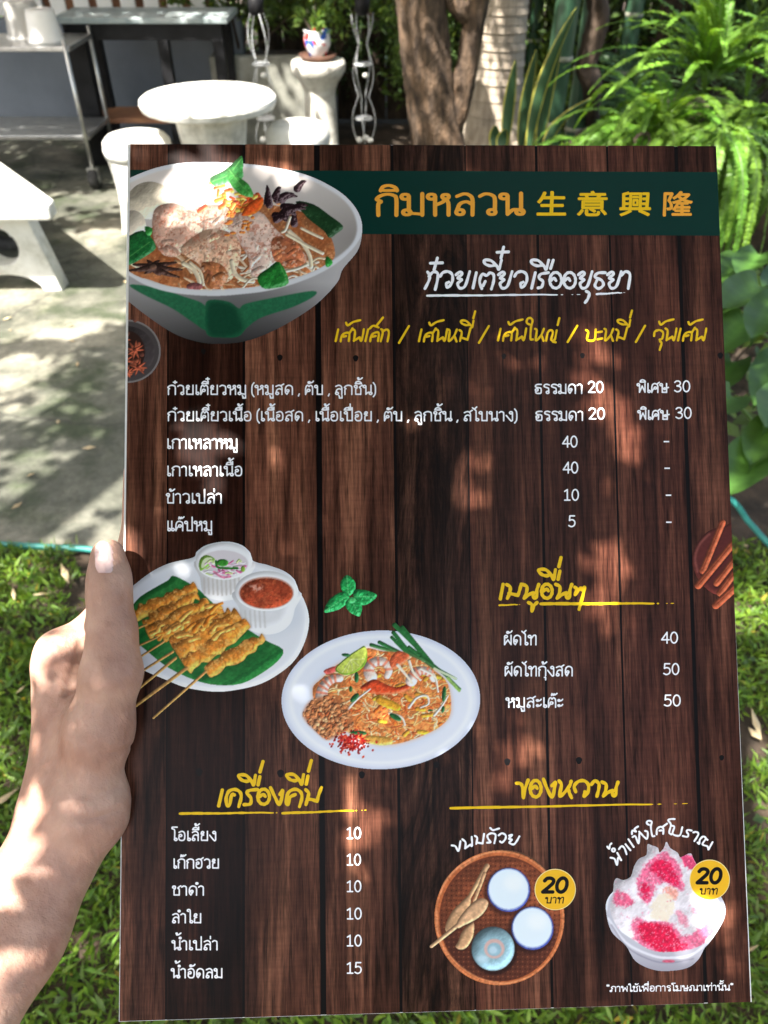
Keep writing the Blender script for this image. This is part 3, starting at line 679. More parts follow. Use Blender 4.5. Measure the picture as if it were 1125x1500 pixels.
# ------------------------------------------------------------ the menu card (A3), its pose solved from its corners
corners_px = np.array([(190, 210), (1050, 214), (1101, 1468), (174, 1497)], float)
def solve_card():
    w = np.array([(0, .42), (.297, .42), (.297, 0), (0, 0)]); Am = []; b = []
    for (x, y), (u, v) in zip(w, corners_px-[CX, CY]):
        v = -v; Am += [[x, y, 1, 0, 0, 0, -u*x, -u*y], [0, 0, 0, x, y, 1, -v*x, -v*y]]; b += [u, v]
    h = np.append(np.linalg.solve(np.array(Am), b), 1).reshape(3, 3); m = np.diag([1/F, 1/F, -1])@h
    s = 1/math.sqrt(np.linalg.norm(m[:, 0])*np.linalg.norm(m[:, 1])); r1 = m[:, 0]*s; r2 = m[:, 1]*s; t = m[:, 2]*s
    r1 /= np.linalg.norm(r1); r2 -= r1*(r1@r2); r2 /= np.linalg.norm(r2); n = np.cross(r1, r2)
    B = np.stack([RT, UP, -FW], 1)           # camera axes in the world
    return B@r1, B@r2, B@n, CAM+B@t
c_r, c_u, c_n, c_o = solve_card()
c_c = c_o+c_r*.1485+c_u*.21
def card_local(px, py, lift=0.0):
    """photograph point -> point of the card, in the card's own metres"""
    px = np.asarray(px, float); py = np.asarray(py, float)
    d = RT*((px-CX)/F)[..., None] + UP*(-(py-CY)/F)[..., None] + FW
    k = ((c_c-CAM)@c_n)/(d@c_n); P = CAM+d*k[..., None]-c_c
    return np.stack([P@c_r, P@c_u, np.full(px.shape, lift)], -1)
menu = empty('menu_board', c_c, 'large printed menu board with Thai dishes and prices over dark wood, held in one hand', 'menu')
menu.rotation_euler = Matrix((c_r, c_u, c_n)).transposed().to_euler()

def print_mat(name, col=None, rough=.3, tint=False, coat=.35):
    m, N, L, P = newmat(name)
    if tint:
        at = N.new('ShaderNodeAttribute'); at.attribute_name = 'tint'; L.new(at.outputs['Color'], P.inputs['Base Color'])
    else: P.inputs['Base Color'].default_value = (*col, 1)
    P.inputs['Roughness'].default_value = rough; P.inputs['Specular IOR Level'].default_value = .075
    tc = N.new('ShaderNodeTexCoord'); n2 = N.new('ShaderNodeTexNoise'); n2.inputs['Scale'].default_value = 9; n2.inputs['Detail'].default_value = 3
    L.new(tc.outputs['Object'], n2.inputs['Vector']); b = N.new('ShaderNodeBump'); b.inputs['Strength'].default_value = .25; b.inputs['Distance'].default_value = .004
    L.new(n2.outputs['Fac'], b.inputs['Height']); L.new(b.outputs[0], P.inputs['Normal'])
    return m
def wood_print(name, wavy=False):
    m, N, L, P = newmat(name)
    tc = N.new('ShaderNodeTexCoord'); at = N.new('ShaderNodeAttribute'); at.attribute_name = 'tint'
    def noise(scale, sc, det=6, ro=.65, dist=0.0):
        mp = N.new('ShaderNodeMapping'); mp.inputs['Scale'].default_value = sc; L.new(tc.outputs['Object'], mp.inputs[0])
        n = N.new('ShaderNodeTexNoise'); n.inputs['Scale'].default_value = scale; n.inputs['Detail'].default_value = det; n.inputs['Roughness'].default_value = ro; n.inputs['Distortion'].default_value = dist
        L.new(mp.outputs[0], n.inputs['Vector']); return n.outputs['Fac']
    def ramp(src, st):
        r = N.new('ShaderNodeValToRGB'); e = r.color_ramp.elements; e[0].position, e[0].color = st[0][0], (*st[0][1], 1); e[1].position, e[1].color = st[-1][0], (*st[-1][1], 1)
        for p, c in st[1:-1]: q = e.new(p); q.color = (*c, 1)
        L.new(src, r.inputs[0]); return r.outputs[0]
    def mul(a, b, f=1.0):
        x = N.new('ShaderNodeMix'); x.data_type = 'RGBA'; x.blend_type = 'MULTIPLY'; x.inputs[0].default_value = f; L.new(a, x.inputs[6]); L.new(b, x.inputs[7]); return x.outputs[2]
    c = ramp(noise(60, (1, .06, 1), 8, .7, 1.5 if wavy else .25), [(.30, (.012, .005, .0035)), (.5, (.085, .036, .023)), (.70, (.26, .125, .075))])
    g = lambda v: (v, v, v)
    c = mul(c, ramp(noise(14, (1, .25, 1), 4, .6, 1.0), [(.33, g(.35)), (.6, g(1.15))]), .85)
    c = mul(c, ramp(noise(420, (1, .045, 1), 4, .8), [(.36, g(.25)), (.60, g(1.45))]), .95)         # fine upright grain
    c = mul(c, ramp(noise(420, (.09, 1, 1), 2, .7), [(.3, g(.7)), (.65, g(1.15))]), .45)          # saw marks across
    if wavy: c = mul(c, ramp(noise(38, (1, .16, 1), 8, .75, 3.5), [(.40, g(.18)), (.52, g(1.0)), (.66, g(2.0))]), .9)
    c = mul(c, at.outputs['Color'])
    L.new(c, P.inputs['Base Color']); P.inputs['Roughness'].default_value = .28; P.inputs['Specular IOR Level'].default_value = .075
    b = N.new('ShaderNodeBump'); b.inputs['Strength'].default_value = .25; b.inputs['Distance'].default_value = .004
    L.new(noise(9, (1, 1, 1), 3), b.inputs['Height']); L.new(b.outputs[0], P.inputs['Normal'])
    return m
M['card_white'] = print_mat('card_edge', (.75, .75, .73), .5)
M['print_dark'] = print_mat('printed_dark_gap', (.003, .002, .002))
M['print_green'] = print_mat('printed_green_band', (.002, .028, .021))
M['print_white'] = print_mat('printed_white', (.88, .88, .91))
M['print_yellow'] = print_mat('printed_yellow', (.80, .50, .012))
M['print_orange'] = print_mat('printed_orange', (.80, .36, .04))
M['print_badge'] = print_mat('printed_badge', (.78, .44, .02))
M['print_cream'] = print_mat('printed_cream', (.85, .72, .35))
M['print_black'] = print_mat('printed_black', (.006, .005, .005))
M['print_photo'] = print_mat('printed_photograph', tint=True)
M['wood'] = wood_print('printed_wood'); M['wood_wavy'] = wood_print('printed_knotty_wood', True)

# card body, 2.4 mm thick, rounded a little at its corners
mb = MB(); T = .0012
mb.box((-.1485, -.21, -.0022), (.1485, .21, -.0002)); mb.build('card_body', M['card_white'], menu)
def flat(name, px_pts, lift, mat, tint=None, parent=menu):
    V = card_local([p[0] for p in px_pts], [p[1] for p in px_pts], lift); a = 0
    for i in range(len(V)): j = (i+1) % len(V); a += V[i][0]*V[j][1]-V[j][0]*V[i][1]
    if a < 0: V = V[::-1]
    return MB().add(V, [tuple(range(len(V)))], tint).build(name, mat, parent)
e_ = .35
def inset(p, q): return p
cl = [corners_px[0]+[1.0, 1.0], corners_px[1]+[-1.2, 1.0], corners_px[2]+[-1.6, -1.2], corners_px[3]+[1.0, -1.2]]
flat('printed_backdrop', [cl[0], cl[1], cl[2], cl[3]], 0.0, M['print_dark'])
def edge_x(top, bot, y): return top+(bot-top)*(y-213)/(1482-213)
bounds = [(191, 175.3), (247, 243), (357.5, 357), (464, 474), (574, 587.5), (681, 696), (785, 809), (889, 926), (990, 1034), (1048.8, 1099.4)]
gapw = [0, 1.2, 1.8, 4.2, 2.2, 1.0, 2.0, 1.5, 2.8, 0]
tones = [(1.2, 1.04, .96), (.28, .20, .19), (1.22, 1.05, .95), (.92, .79, .73), (.42, .39, .38), (.80, .66, .62), (.74, .59, .57), (.70, .54, .53), (.62, .49, .48)]
for i in range(9):
    (a, b), (c, d) = bounds[i], bounds[i+1]; g0, g1 = gapw[i], gapw[i+1]
    yt = 211+(214-211)*(a-190)/860; yt2 = 211.2+3*(c-190)/860; yb1 = 1496-28.5*(b-174)/927; yb2 = 1496-28.5*(d-174)/927
    o = flat('printed_plank', [(a+g0, yt), (c-g1, yt2), (d-g1, yb2), (b+g0, yb1)], .00008, M['wood_wavy' if i in (4,) else 'wood'], tones[i])
mbn = MB()
for x, y, r in [(410, 524, 4), (521, 525, 4), (738, 522, 3.5), (853, 521, 3.5), (1055, 521, 4), (292, 1131, 5), (411, 1133, 5), (530, 1135, 4.5), (639, 1120, 4), (743, 1116, 4.5), (848, 1114, 4.5), (298, 515, 3.5), (1057, 1110, 3.5)]:
    a = np.linspace(0, 2*PI, 13)[:-1]; mbn.add(card_local(x+r*np.cos(-a)*(1+.15*np.sin(3*a)), y+r*1.2*np.sin(-a), .00011), [tuple(range(12))])
mbn.build('printed_nail_hole', M['print_black'], menu)
flat('header_band', [(191, 249), (1050.6, 252.3), (1054.4, 345.5), (190.6, 341.5)], .00016, M['print_green'])

# ---- filled shapes from a field, by marching squares
def fieldmesh(name, Fd, X, Y, lift, mat, rgb=None, parent=menu, iso=.5):
    """Fd (h,w) field > iso is inside; X,Y (h,w) photograph coordinates"""
    h, w = Fd.shape; Fd = Fd-iso; ins = Fd > 0
    c00, c10, c11, c01 = ins[:-1, :-1], ins[:-1, 1:], ins[1:, 1:], ins[1:, :-1]
    full = c00 & c10 & c11 & c01; anyi = (c00 | c10 | c11 | c01) & ~full
    idx = np.full((h, w), -1); used = np.zeros((h, w), bool)
    fj, fi = np.nonzero(full)
    for dj, di in ((0, 0), (0, 1), (1, 1), (1, 0)): used[fj+dj, fi+di] = True
    bj, bi = np.nonzero(anyi)
    for dj, di in ((0, 0), (0, 1), (1, 1), (1, 0)):
        m_ = ins[bj+dj, bi+di]; used[(bj+dj)[m_], (bi+di)[m_]] = True
    uj, ui = np.nonzero(used); idx[uj, ui] = np.arange(len(uj))
    vx = list(X[uj, ui]); vy = list(Y[uj, ui]); vc = list(rgb[uj, ui]) if rgb is not None else None
    quads = np.stack([idx[fj+1, fi], idx[fj+1, fi+1], idx[fj, fi+1], idx[fj, fi]], 1)
    polys = []; em = {}
    for j, i in zip(bj.tolist(), bi.tolist()):
        cs = [(j+1, i), (j+1, i+1), (j, i+1), (j, i)]; poly = []
        for k in range(4):
            a, b = cs[k], cs[(k+1) % 4]; fa, fb = Fd[a], Fd[b]
            if fa > 0: poly.append(int(idx[a]))
            if (fa > 0) != (fb > 0):
                key = (a, b) if a < b else (b, a)
                if key not in em:
                    t = fa/(fa-fb); vx.append(X[a]*(1-t)+X[b]*t); vy.append(Y[a]*(1-t)+Y[b]*t)
                    if vc is not None: vc.append(rgb[a] if fa > 0 else rgb[b])
                    em[key] = len(vx)-1
                poly.append(em[key])
        if len(poly) >= 3: polys.append(poly)
    V = card_local(np.array(vx), np.array(vy), lift); me = bpy.data.meshes.new(name)
    nq = len(quads); lens = [len(p) for p in polys]; flatp = [q for p in polys for q in p]
    me.vertices.add(len(V)); me.vertices.foreach_set('co', V.astype(np.float32).ravel())
    li = np.concatenate([quads.ravel(), np.array(flatp, int)]).astype(np.int32); me.loops.add(len(li)); me.loops.foreach_set('vertex_index', li)
    ls = np.concatenate([np.arange(nq)*4, nq*4+np.concatenate([[0], np.cumsum(lens)[:-1]]) if lens else np.array([])]).astype(np.int32)
    me.polygons.add(len(ls)); me.polygons.foreach_set('loop_start', ls); me.update(calc_edges=True); me.validate(); me.materials.append(mat)
    if vc is not None:
        C = np.concatenate([np.array(vc, np.float32), np.ones((len(V), 1), np.float32)], 1); a = me.color_attributes.new('tint', 'FLOAT_COLOR', 'POINT'); a.data.foreach_set('color', C.ravel())
    o = bpy.data.objects.new(name, me); COL.objects.link(o); o.parent = parent; return o
def smooth_pts(P, n=6, closed=False):
    P = np.asarray(P, float)
    if len(P) < 3 and not closed: return P
    Q = np.vstack([P[-1], P, P[0], P[1]]) if closed else np.vstack([2*P[0]-P[1], P, 2*P[-1]-P[-2]]); out = []
    for i in range(1, len(Q)-2):
        a, b, c, d = Q[i-1:i+3]
        for k in range(n):
            t = k/n; out.append(.5*((2*b)+(c-a)*t+(2*a-5*b+4*c-d)*t*t+(3*b-a-3*c+d)*t**3))
    if not closed: out.append(P[-1])
    return np.array(out)
def seg_field(X, Y, pts, rad, best=None):
    """rad - distance to a polyline; rad may vary along it"""
    if best is None: best = np.full(X.shape, -1e9)
    R = np.broadcast_to(np.asarray(rad, float), (len(pts),))
    for k in range(len(pts)-1):
        a, b = pts[k], pts[k+1]; d = b-a; L2 = d@d+1e-9
        m = max(R[k], R[k+1])+2; lo = np.minimum(a, b)-m; hi = np.maximum(a, b)+m
        i0 = np.searchsorted(X[0], lo[0]); i1 = np.searchsorted(X[0], hi[0]); j0 = np.searchsorted(Y[:, 0], lo[1]); j1 = np.searchsorted(Y[:, 0], hi[1])
        if i1 <= i0 or j1 <= j0: continue
        x = X[j0:j1, i0:i1]; y = Y[j0:j1, i0:i1]; t = np.clip(((x-a[0])*d[0]+(y-a[1])*d[1])/L2, 0, 1)
        v = R[k]*(1-t)+R[k+1]*t-np.hypot(x-a[0]-t*d[0], y-a[1]-t*d[1]); best[j0:j1, i0:i1] = np.maximum(best[j0:j1, i0:i1], v)
    return best
def brush(name, org, sc, pen, strokes, mat, lines=(), label=None):
    """brush lettering: strokes traced in a crop of the photograph (origin org, scale sc)"""
    S = [(smooth_pts(np.array(s, float)), pen/2) for s in strokes]
    P = np.concatenate([s for s, _ in S]+[np.array([(l[0], l[1]), (l[2], l[3])], float) for l in lines])/sc+org
    lo = P.min(0)-5; hi = P.max(0)+5; st_ = .5
    X, Y = np.meshgrid(np.arange(lo[0], hi[0], st_), np.arange(lo[1], hi[1], st_)); best = np.full(X.shape, -1e9)
    for s, r in S: best = seg_field(X, Y, s/sc+org, r/sc*(1+.10*np.sin(np.arange(len(s))*.9)), best)
    for (a, b, c, d, w0) in lines:
        n = 60; q = np.linspace(0, 1, n); pp = np.stack([a+(c-a)*q, b+(d-b)*q], 1)/sc+org; pp[:, 1] += (vnoise(q*40, q*0, 3, 4)-.5)*.8
        r = w0/2/sc*(1-.75*q**3)*(.8+.4*vnoise(q*60, q*0+3, 1.5, 2)); r = np.where((q > .8) & (vnoise(q*90, q*0, 1, 8) > .55), -.5, r); best = np.maximum(best, seg_field(X, Y, pp, r))
    return fieldmesh(name, best, X, Y, .00022, mat, iso=0)

# ---- looped Thai lettering, drawn as pen strokes (box: baseline 0, letter height 1)
def O(x, y, r=.115): return [(x+r*math.cos(a), y+r*1.05*math.sin(a)) for a in np.linspace(0, 2*PI, 9)]
_kho = [[(.10, 0), (.10, .55), (.18, .88), (.38, 1), (.58, .90), (.66, .68), (.66, 0)], O(.43, .50), [(.33, .46), (.2, .3), (.10, .02)]]
_lo = [[(.60, 0), (.60, .72), (.50, .94), (.34, 1), (.12, .88)], [(.60, .48), (.42, .62), (.22, .52), (.13, .22)], O(.22, .12)]
_bo = [O(.15, .87), [(.26, .87), (.26, .06)], [(.26, .02), (.66, .02)], [(.66, 0), (.66, 1)]]
_oo = [[(.15, .48), (.12, .25), (.2, .05), (.37, 0), (.54, .06), (.61, .28), (.61, .7), (.52, .93), (.35, 1), (.13, .88)], O(.25, .55)]
_up = [[(-.60, 1.18), (-.52, 1.36), (-.34, 1.42), (-.16, 1.32), (-.10, 1.18)], [(-.60, 1.18), (-.10, 1.18)]]
GLY = {
 'ก': (.79, [[(.12, 0), (.12, .52), (.2, .64), (.07, .76), (.2, .93), (.4, 1), (.6, .93), (.67, .75), (.67, 0)]]),
 'ข': (.74, [O(.2, .87), [(.30, .83), (.29, .70), (.2, .58), (.2, .05)], [(.2, .02), (.62, .02)], [(.62, 0), (.62, 1)]]),
 'ค': (.79, _kho), 'ด': (.79, [[(.22, .02), (.11, .22), (.10, .6), (.18, .88), (.38, 1), (.58, .90), (.66, .68), (.66, 0)], O(.29, .42, .10), [(.38, .36), (.22, .02)]]), 'ศ': (.82, _kho+[[(.56, .93), (.80, 1.14)]]),
 'ง': (.68, [O(.44, .87), [(.56, .87), (.56, .10)], [(.56, .06), (.44, .0), (.06, .58)]]),
 'ช': (.76, [O(.2, .87), [(.30, .83), (.29, .70), (.2, .58), (.2, .05)], [(.2, .02), (.6, .02)], [(.6, 0), (.6, .62), (.5, .78), (.72, 1.02)]]),
 'ณ': (1.14, [O(.15, .13), [(.26, .13), (.26, .58), (.14, .76), (.3, .96), (.5, .97), (.60, .76), (.60, .02)], [(.60, .02), (.86, .22)], O(.97, .12), [(1.0, .24), (1.0, 1)]]),
 'ต': (.79, [[(.10, 0), (.10, .6), (.17, .92), (.28, 1), (.38, .86), (.48, 1), (.6, .92), (.66, .7), (.66, 0)], O(.34, .45), [(.25, .38), (.10, .02)]]),
 'ถ': (.79, [O(.16, .12), [(.26, .16), (.26, .5), (.32, .62), (.18, .74), (.28, .93), (.45, 1), (.62, .92), (.68, .74), (.68, 0)]]),
 'ท': (.80, [O(.15, .87), [(.26, .87), (.26, 0)], [(.26, .62), (.46, .95), (.58, 1), (.67, .88), (.67, 0)]]),
 'ธ': (.74, [[(.62, .98), (.38, .99), (.2, .92), (.14, .75), (.3, .64), (.54, .60), (.61, .48), (.61, .12), (.54, .01), (.26, .01), (.17, .12), (.17, .30)], O(.25, .38)]),
 'น': (.80, [O(.15, .87), [(.26, .87), (.26, .03)], [(.26, .02), (.42, .22), (.55, .24)], O(.64, .12), [(.67, .2), (.67, 1)]]),
 'บ': (.79, _bo), 'ป': (.79, _bo[:3]+[[(.66, 0), (.66, 1.42)]]), 'ษ': (.86, _bo+[O(.48, .42, .09), [(.55, .48), (.84, .56)]]),
 'ผ': (.79, [[(.12, .86), (.12, .02)], [(.12, .02), (.39, .52)], [(.39, .52), (.66, .02)], [(.66, .02), (.66, 1)], O(.24, .87)]),
 'พ': (.90, [O(.14, .87), [(.25, .87), (.25, .02)], [(.25, .02), (.5, .72)], [(.5, .72), (.76, .02)], [(.76, .02), (.76, 1)]]),
 'ภ': (.83, [O(.14, .12), [(.26, .12), (.26, .5), (.34, .62), (.2, .74), (.3, .93), (.48, 1), (.65, .92), (.71, .74), (.71, 0)]]),
 'ม': (.80, [O(.15, .87), [(.26, .87), (.26, .2)], O(.2, .12), [(.30, .08), (.66, .03)], [(.67, 0), (.67, 1)]]),
 'ย': (.77, [O(.24, .87, .10), [(.14, .84), (.12, .70), (.32, .60)], [(.32, .6), (.16, .5), (.14, .12)], [(.15, .02), (.64, .02)], [(.64, 0), (.64, 1)]]),
 'ร': (.62, [[(.54, .93), (.34, 1), (.16, .93), (.12, .76), (.28, .66), (.46, .58), (.50, .42), (.50, .2)], O(.41, .12)]),
 'ล': (.74, _lo), 'ส': (.78, _lo+[[(.50, .94), (.74, 1.14)]]), 'ว': (.67, [[(.08, .88), (.26, 1), (.46, .93), (.54, .75), (.54, .2)], O(.45, .12)]),
 'ห': (.80, [O(.15, .87), [(.26, .87), (.26, 0)], [(.26, .46), (.48, .60), (.56, .74)], O(.58, .87, .10), [(.54, .76), (.66, .58), (.67, 0)]]),
 'อ': (.74, _oo), 'ฮ': (.78, _oo[:1]+[O(.25, .55), [(.5, .94), (.74, 1.14)]]), 'ฆ': (.80, [O(.15, .87), [(.26, .84), (.18, .64), (.28, .5), (.28, .2)], O(.2, .12), [(.30, .08), (.66, .03)], [(.67, 0), (.67, 1)]]),
 'เ': (.40, [[(.14, 1), (.14, .15)], O(.24, .12)]), 'แ': (.70, [[(.14, 1), (.14, .15)], O(.24, .12), [(.45, 1), (.45, .15)], O(.55, .12)]),
 'โ': (.52, [O(.38, .12), [(.28, .12), (.28, 1.12), (.08, 1.28), (.08, 1.44), (.22, 1.46), (.50, 1.46)]]), 'ใ': (.48, [O(.37, .12), [(.27, .12), (.27, 1.2), (.22, 1.42), (.08, 1.44), (.03, 1.32), (.12, 1.24)]]),
 'ไ': (.48, [O(.37, .12), [(.27, .12), (.27, .95), (.25, 1.12), (.12, 1.26)], [(.12, 1.26), (.32, 1.50)], [(.12, 1.26), (-.02, 1.42)]]),
 'ะ': (.50, [O(.13, .72, .08), [(.2, .66), (.34, .72), (.42, .84)], O(.13, .18, .08), [(.2, .12), (.34, .18), (.42, .30)]]), 'า': (.54, [[(.04, .88), (.2, 1), (.36, .92), (.40, .76), (.40, 0)]]), 'ำ': (.54, [O(-.10, 1.28, .08), [(.04, .88), (.2, 1), (.36, .92), (.40, .76), (.40, 0)]]),
 'ิ': (0, _up), 'ี': (0, _up+[[(-.10, 1.18), (-.10, 1.46)]]), 'ื': (0, _up+[[(-.10, 1.18), (-.10, 1.48)], [(-.24, 1.30), (-.24, 1.48)]]), 'ั': (0, [O(-.40, 1.30, .09), [(-.31, 1.26), (-.16, 1.32), (-.06, 1.46)]]), '็': (0, [O(-.34, 1.24, .07), [(-.40, 1.24), (-.50, 1.36), (-.40, 1.48), (-.22, 1.46), (-.06, 1.56)]]),
 '่': (0, [[(-.13, 1.22), (-.13, 1.46)]]), '้': (0, [O(-.36, 1.42, .05), [(-.32, 1.38), (-.36, 1.26), (-.2, 1.30), (-.03, 1.46)]]), '๊': (0, [[(-.46, 1.24), (-.42, 1.44), (-.32, 1.26), (-.25, 1.42), (-.2, 1.30), (-.02, 1.46)]]), '๋': (0, [[(-.14, 1.20), (-.14, 1.46)], [(-.27, 1.33), (-.01, 1.33)]]),
 'ุ': (0, [[(-.22, -.16), (-.12, -.18), (-.12, -.42)]]), 'ู': (0, [[(-.38, -.14), (-.33, -.2), (-.33, -.38)], [(-.33, -.39), (-.12, -.39)], [(-.12, -.39), (-.12, -.14)]]),
 '(': (.32, [[(.26, 1.28), (.12, .98), (.09, .5), (.12, .05), (.26, -.24)]]), ')': (.32, [[(.06, 1.28), (.2, .98), (.23, .5), (.2, .05), (.06, -.24)]]), ',': (.24, [[(.13, .06), (.06, -.16)]]), '*': (.42, [[(.2, 1.0), (.2, 1.34)], [(.06, 1.08), (.34, 1.26)], [(.34, 1.08), (.06, 1.26)]]),
 '0': (.62, [[(.31+.235*math.cos(a), .61+.60*math.sin(a)) for a in np.linspace(0, 2*PI, 13)]]), '1': (.62, [[(.12, 1.0), (.32, 1.2)], [(.32, 1.2), (.32, .02)], [(.12, .02), (.52, .02)]]),
 '2': (.62, [[(.08, .98), (.18, 1.17), (.36, 1.19), (.50, 1.02), (.48, .76), (.30, .40), (.08, .03)], [(.08, .02), (.55, .02)]]), '3': (.62, [[(.09, 1.04), (.2, 1.18), (.38, 1.18), (.49, 1.0), (.44, .76), (.24, .65)], [(.24, .65), (.46, .56), (.53, .36), (.46, .1), (.26, 0), (.08, .14)]]),
 '4': (.62, [[(.43, 0), (.43, 1.2)], [(.43, 1.2), (.05, .38)], [(.05, .37), (.58, .37)]]), '5': (.62, [[(.50, 1.2), (.15, 1.2)], [(.15, 1.2), (.12, .68)], [(.12, .68), (.28, .77), (.46, .68), (.53, .42), (.46, .12), (.26, 0), (.07, .12)]]),
}
UPV = 'ัิีึื็'; TONE = '่้๊๋์'; TALL = 'ปฝฟ'
def stroke_layout(s):
    x = 0.0; out = []; prev_up = False; base = ''
    for i, ch in enumerate(s):
        if ch == ' ': x += .30; prev_up = False; continue
        a, S = GLY[ch]; dx = dy = 0.0; nxt = s[i+1] if i+1 < len(s) else ''
        if ch in TONE:
            if prev_up or nxt == 'ำ': dy = .36
            if nxt == 'ำ': dx = -.02
            if base in TALL: dx = -.16
        elif ch in UPV:
            prev_up = True
            if base in TALL: dx = -.16
        elif a > 0: prev_up = False; base = ch
        out += [[(px+x+dx, py+dy) for px, py in st] for st in S]; x += a
    return out
def text(s, x0, x1, yb_, xh, mat, pen=2.1, lift=.00022, rise=0.0, name='printed_text', slant=0.0, label=None, contrast=0.0, res=.5):
    S = [smooth_pts(np.array(q, float), 4) for q in stroke_layout(s)]; allp = np.concatenate(S); lo, hi = allp[:, 0].min(), allp[:, 0].max(); k = (x1-x0-pen)/(hi-lo)
    Q = []
    for q in S:
        X = x0+pen/2+(q[:, 0]-lo)*k+slant*q[:, 1]*xh; Y = yb_-pen/2-q[:, 1]*(xh-pen)+rise*(X-x0); Q.append(np.stack([X, Y], 1))
    al = np.concatenate(Q); l = al.min(0)-pen-1; h_ = al.max(0)+pen+1; XX, YY = np.meshgrid(np.arange(l[0], h_[0], res), np.arange(l[1], h_[1], res)); best = np.full(XX.shape, -1e9)
    for q in Q:
        r = pen/2
        if contrast:
            t = np.gradient(q, axis=0); t /= np.linalg.norm(t, axis=1)[:, None]+1e-9; r = pen/2*(1-contrast+contrast*1.35*np.abs(t[:, 1]))
        best = seg_field(XX, YY, q, r, best)
    o = fieldmesh(name, best, XX, YY, lift, mat, iso=0)
    if label: o['label'] = label
    return o
W_ = M['print_white']
PT = [('ก๋วยเตี๋ยวหมู (หมูสด , ตับ , ลูกชิ้น)', 245, 551, 579, 15.5), ('ก๋วยเตี๋ยวเนื้อ (เนื้อสด , เนื้อเปื่อย , ตับ , ลูกชิ้น , สไบนาง)', 245, 758, 617.5, 15.5),
 ('เกาเหลาหมู', 245, 348, 658, 16), ('เกาเหลาเนื้อ', 245, 355, 698, 16), ('ข้าวเปล่า', 243, 325, 738, 16), ('แค๊ปหมู', 245, 311, 778.5, 16),
 ('ธรรมดา', 783, 853, 577.5, 15.5), ('ธรรมดา', 784, 854, 617, 15.5), ('พิเศษ', 932, 980, 576, 15), ('พิเศษ', 933, 981, 615.5, 15),
 ('ผัดไท', 738, 786, 945.5, 16), ('ผัดไทกุ้งสด', 739, 839, 991, 16), ('หมูสะเต๊ะ', 740, 825, 1037, 16),
 ('โอเลี้ยง', 251, 317, 1232, 15.5), ('เก๊กฮวย', 254, 321, 1272.5, 15.5), ('ชาดำ', 252, 299, 1312, 15.5), ('ลำใย', 252, 295, 1352.5, 15.5), ('น้ำเปล่า', 251, 319, 1392, 15.5), ('น้ำอัดลม', 250, 326, 1433, 15.5)]
for s, a, b, y, h in PT: text(s, a, b, y, h, W_)
NUM = [('20', 861, 884, 576), ('20', 862, 886, 615), ('30', 987, 1011, 575), ('30', 989, 1013, 614), ('40', 823, 846, 656), ('40', 824, 847, 694), ('10', 826, 848, 734), ('5', 832, 843, 772.5),
 ('40', 968, 993, 943), ('50', 971, 995, 989), ('50', 972, 997, 1035), ('10', 508, 529, 1229), ('10', 508, 529, 1268), ('10', 508, 529.5, 1307), ('10', 508, 530, 1347), ('10', 508, 530, 1386.5), ('15', 508, 530, 1426.5)]
for s, a, b, y in NUM: text(s, a, b, y, 15.2, W_, 2.1, name='printed_price')
for x, y in [(972, 647), (973, 686), (975, 725.5), (975.5, 765)]: flat('printed_dash', [(x, y-1), (x+8, y-1), (x+8, y+1), (x, y+1)], .00022, W_)
text('*ภาพใช้เพื่อการโฆษณาเท่านั้น*', 888, 1074, 1453, 9, W_, 1.3, rise=-.012, res=.35)
text('กิมหลวน', 549, 770, 318, 36, M['print_orange'], 5.6, rise=-.004, contrast=.28)
def glyph(ch):
    cu = bpy.data.curves.new('g', 'FONT'); cu.size = 1; cu.body = ch; cu.resolution_u = 4
    ob = bpy.data.objects.new('g', cu); COL.objects.link(ob); bpy.context.view_layer.update()
    me = ob.evaluated_get(bpy.context.evaluated_depsgraph_get()).to_mesh(); V = np.array([v.co[:2] for v in me.vertices]).reshape(-1, 2); Fc = [tuple(p.vertices) for p in me.polygons]
    bpy.data.objects.remove(ob); bpy.data.curves.remove(cu); return V, Fc
for ch, a, b in (('生', 787, 829), ('意', 846, 889), ('興', 908, 953), ('隆', 972, 1014)):
    V, Fg = glyph(ch); lo_, hi_ = V[:, 0].min(), V[:, 0].max(); k_ = (b-a)/(hi_-lo_); mt = M['print_orange'] if ch == '隆' else M['print_yellow']; mb = MB()
    for q_, (ox, oy) in enumerate([(0, 0), (.8, .3), (-.8, -.3), (.2, -.9), (-.2, .9)]):
        mb.add(card_local(a+(V[:, 0]-lo_)*k_+ox+(V[:, 1]-.4)*1.5, 313.5-(V[:, 1])*38.5+oy, .00020+.00002*q_), Fg)
    mb.build('printed_character', mt, menu)

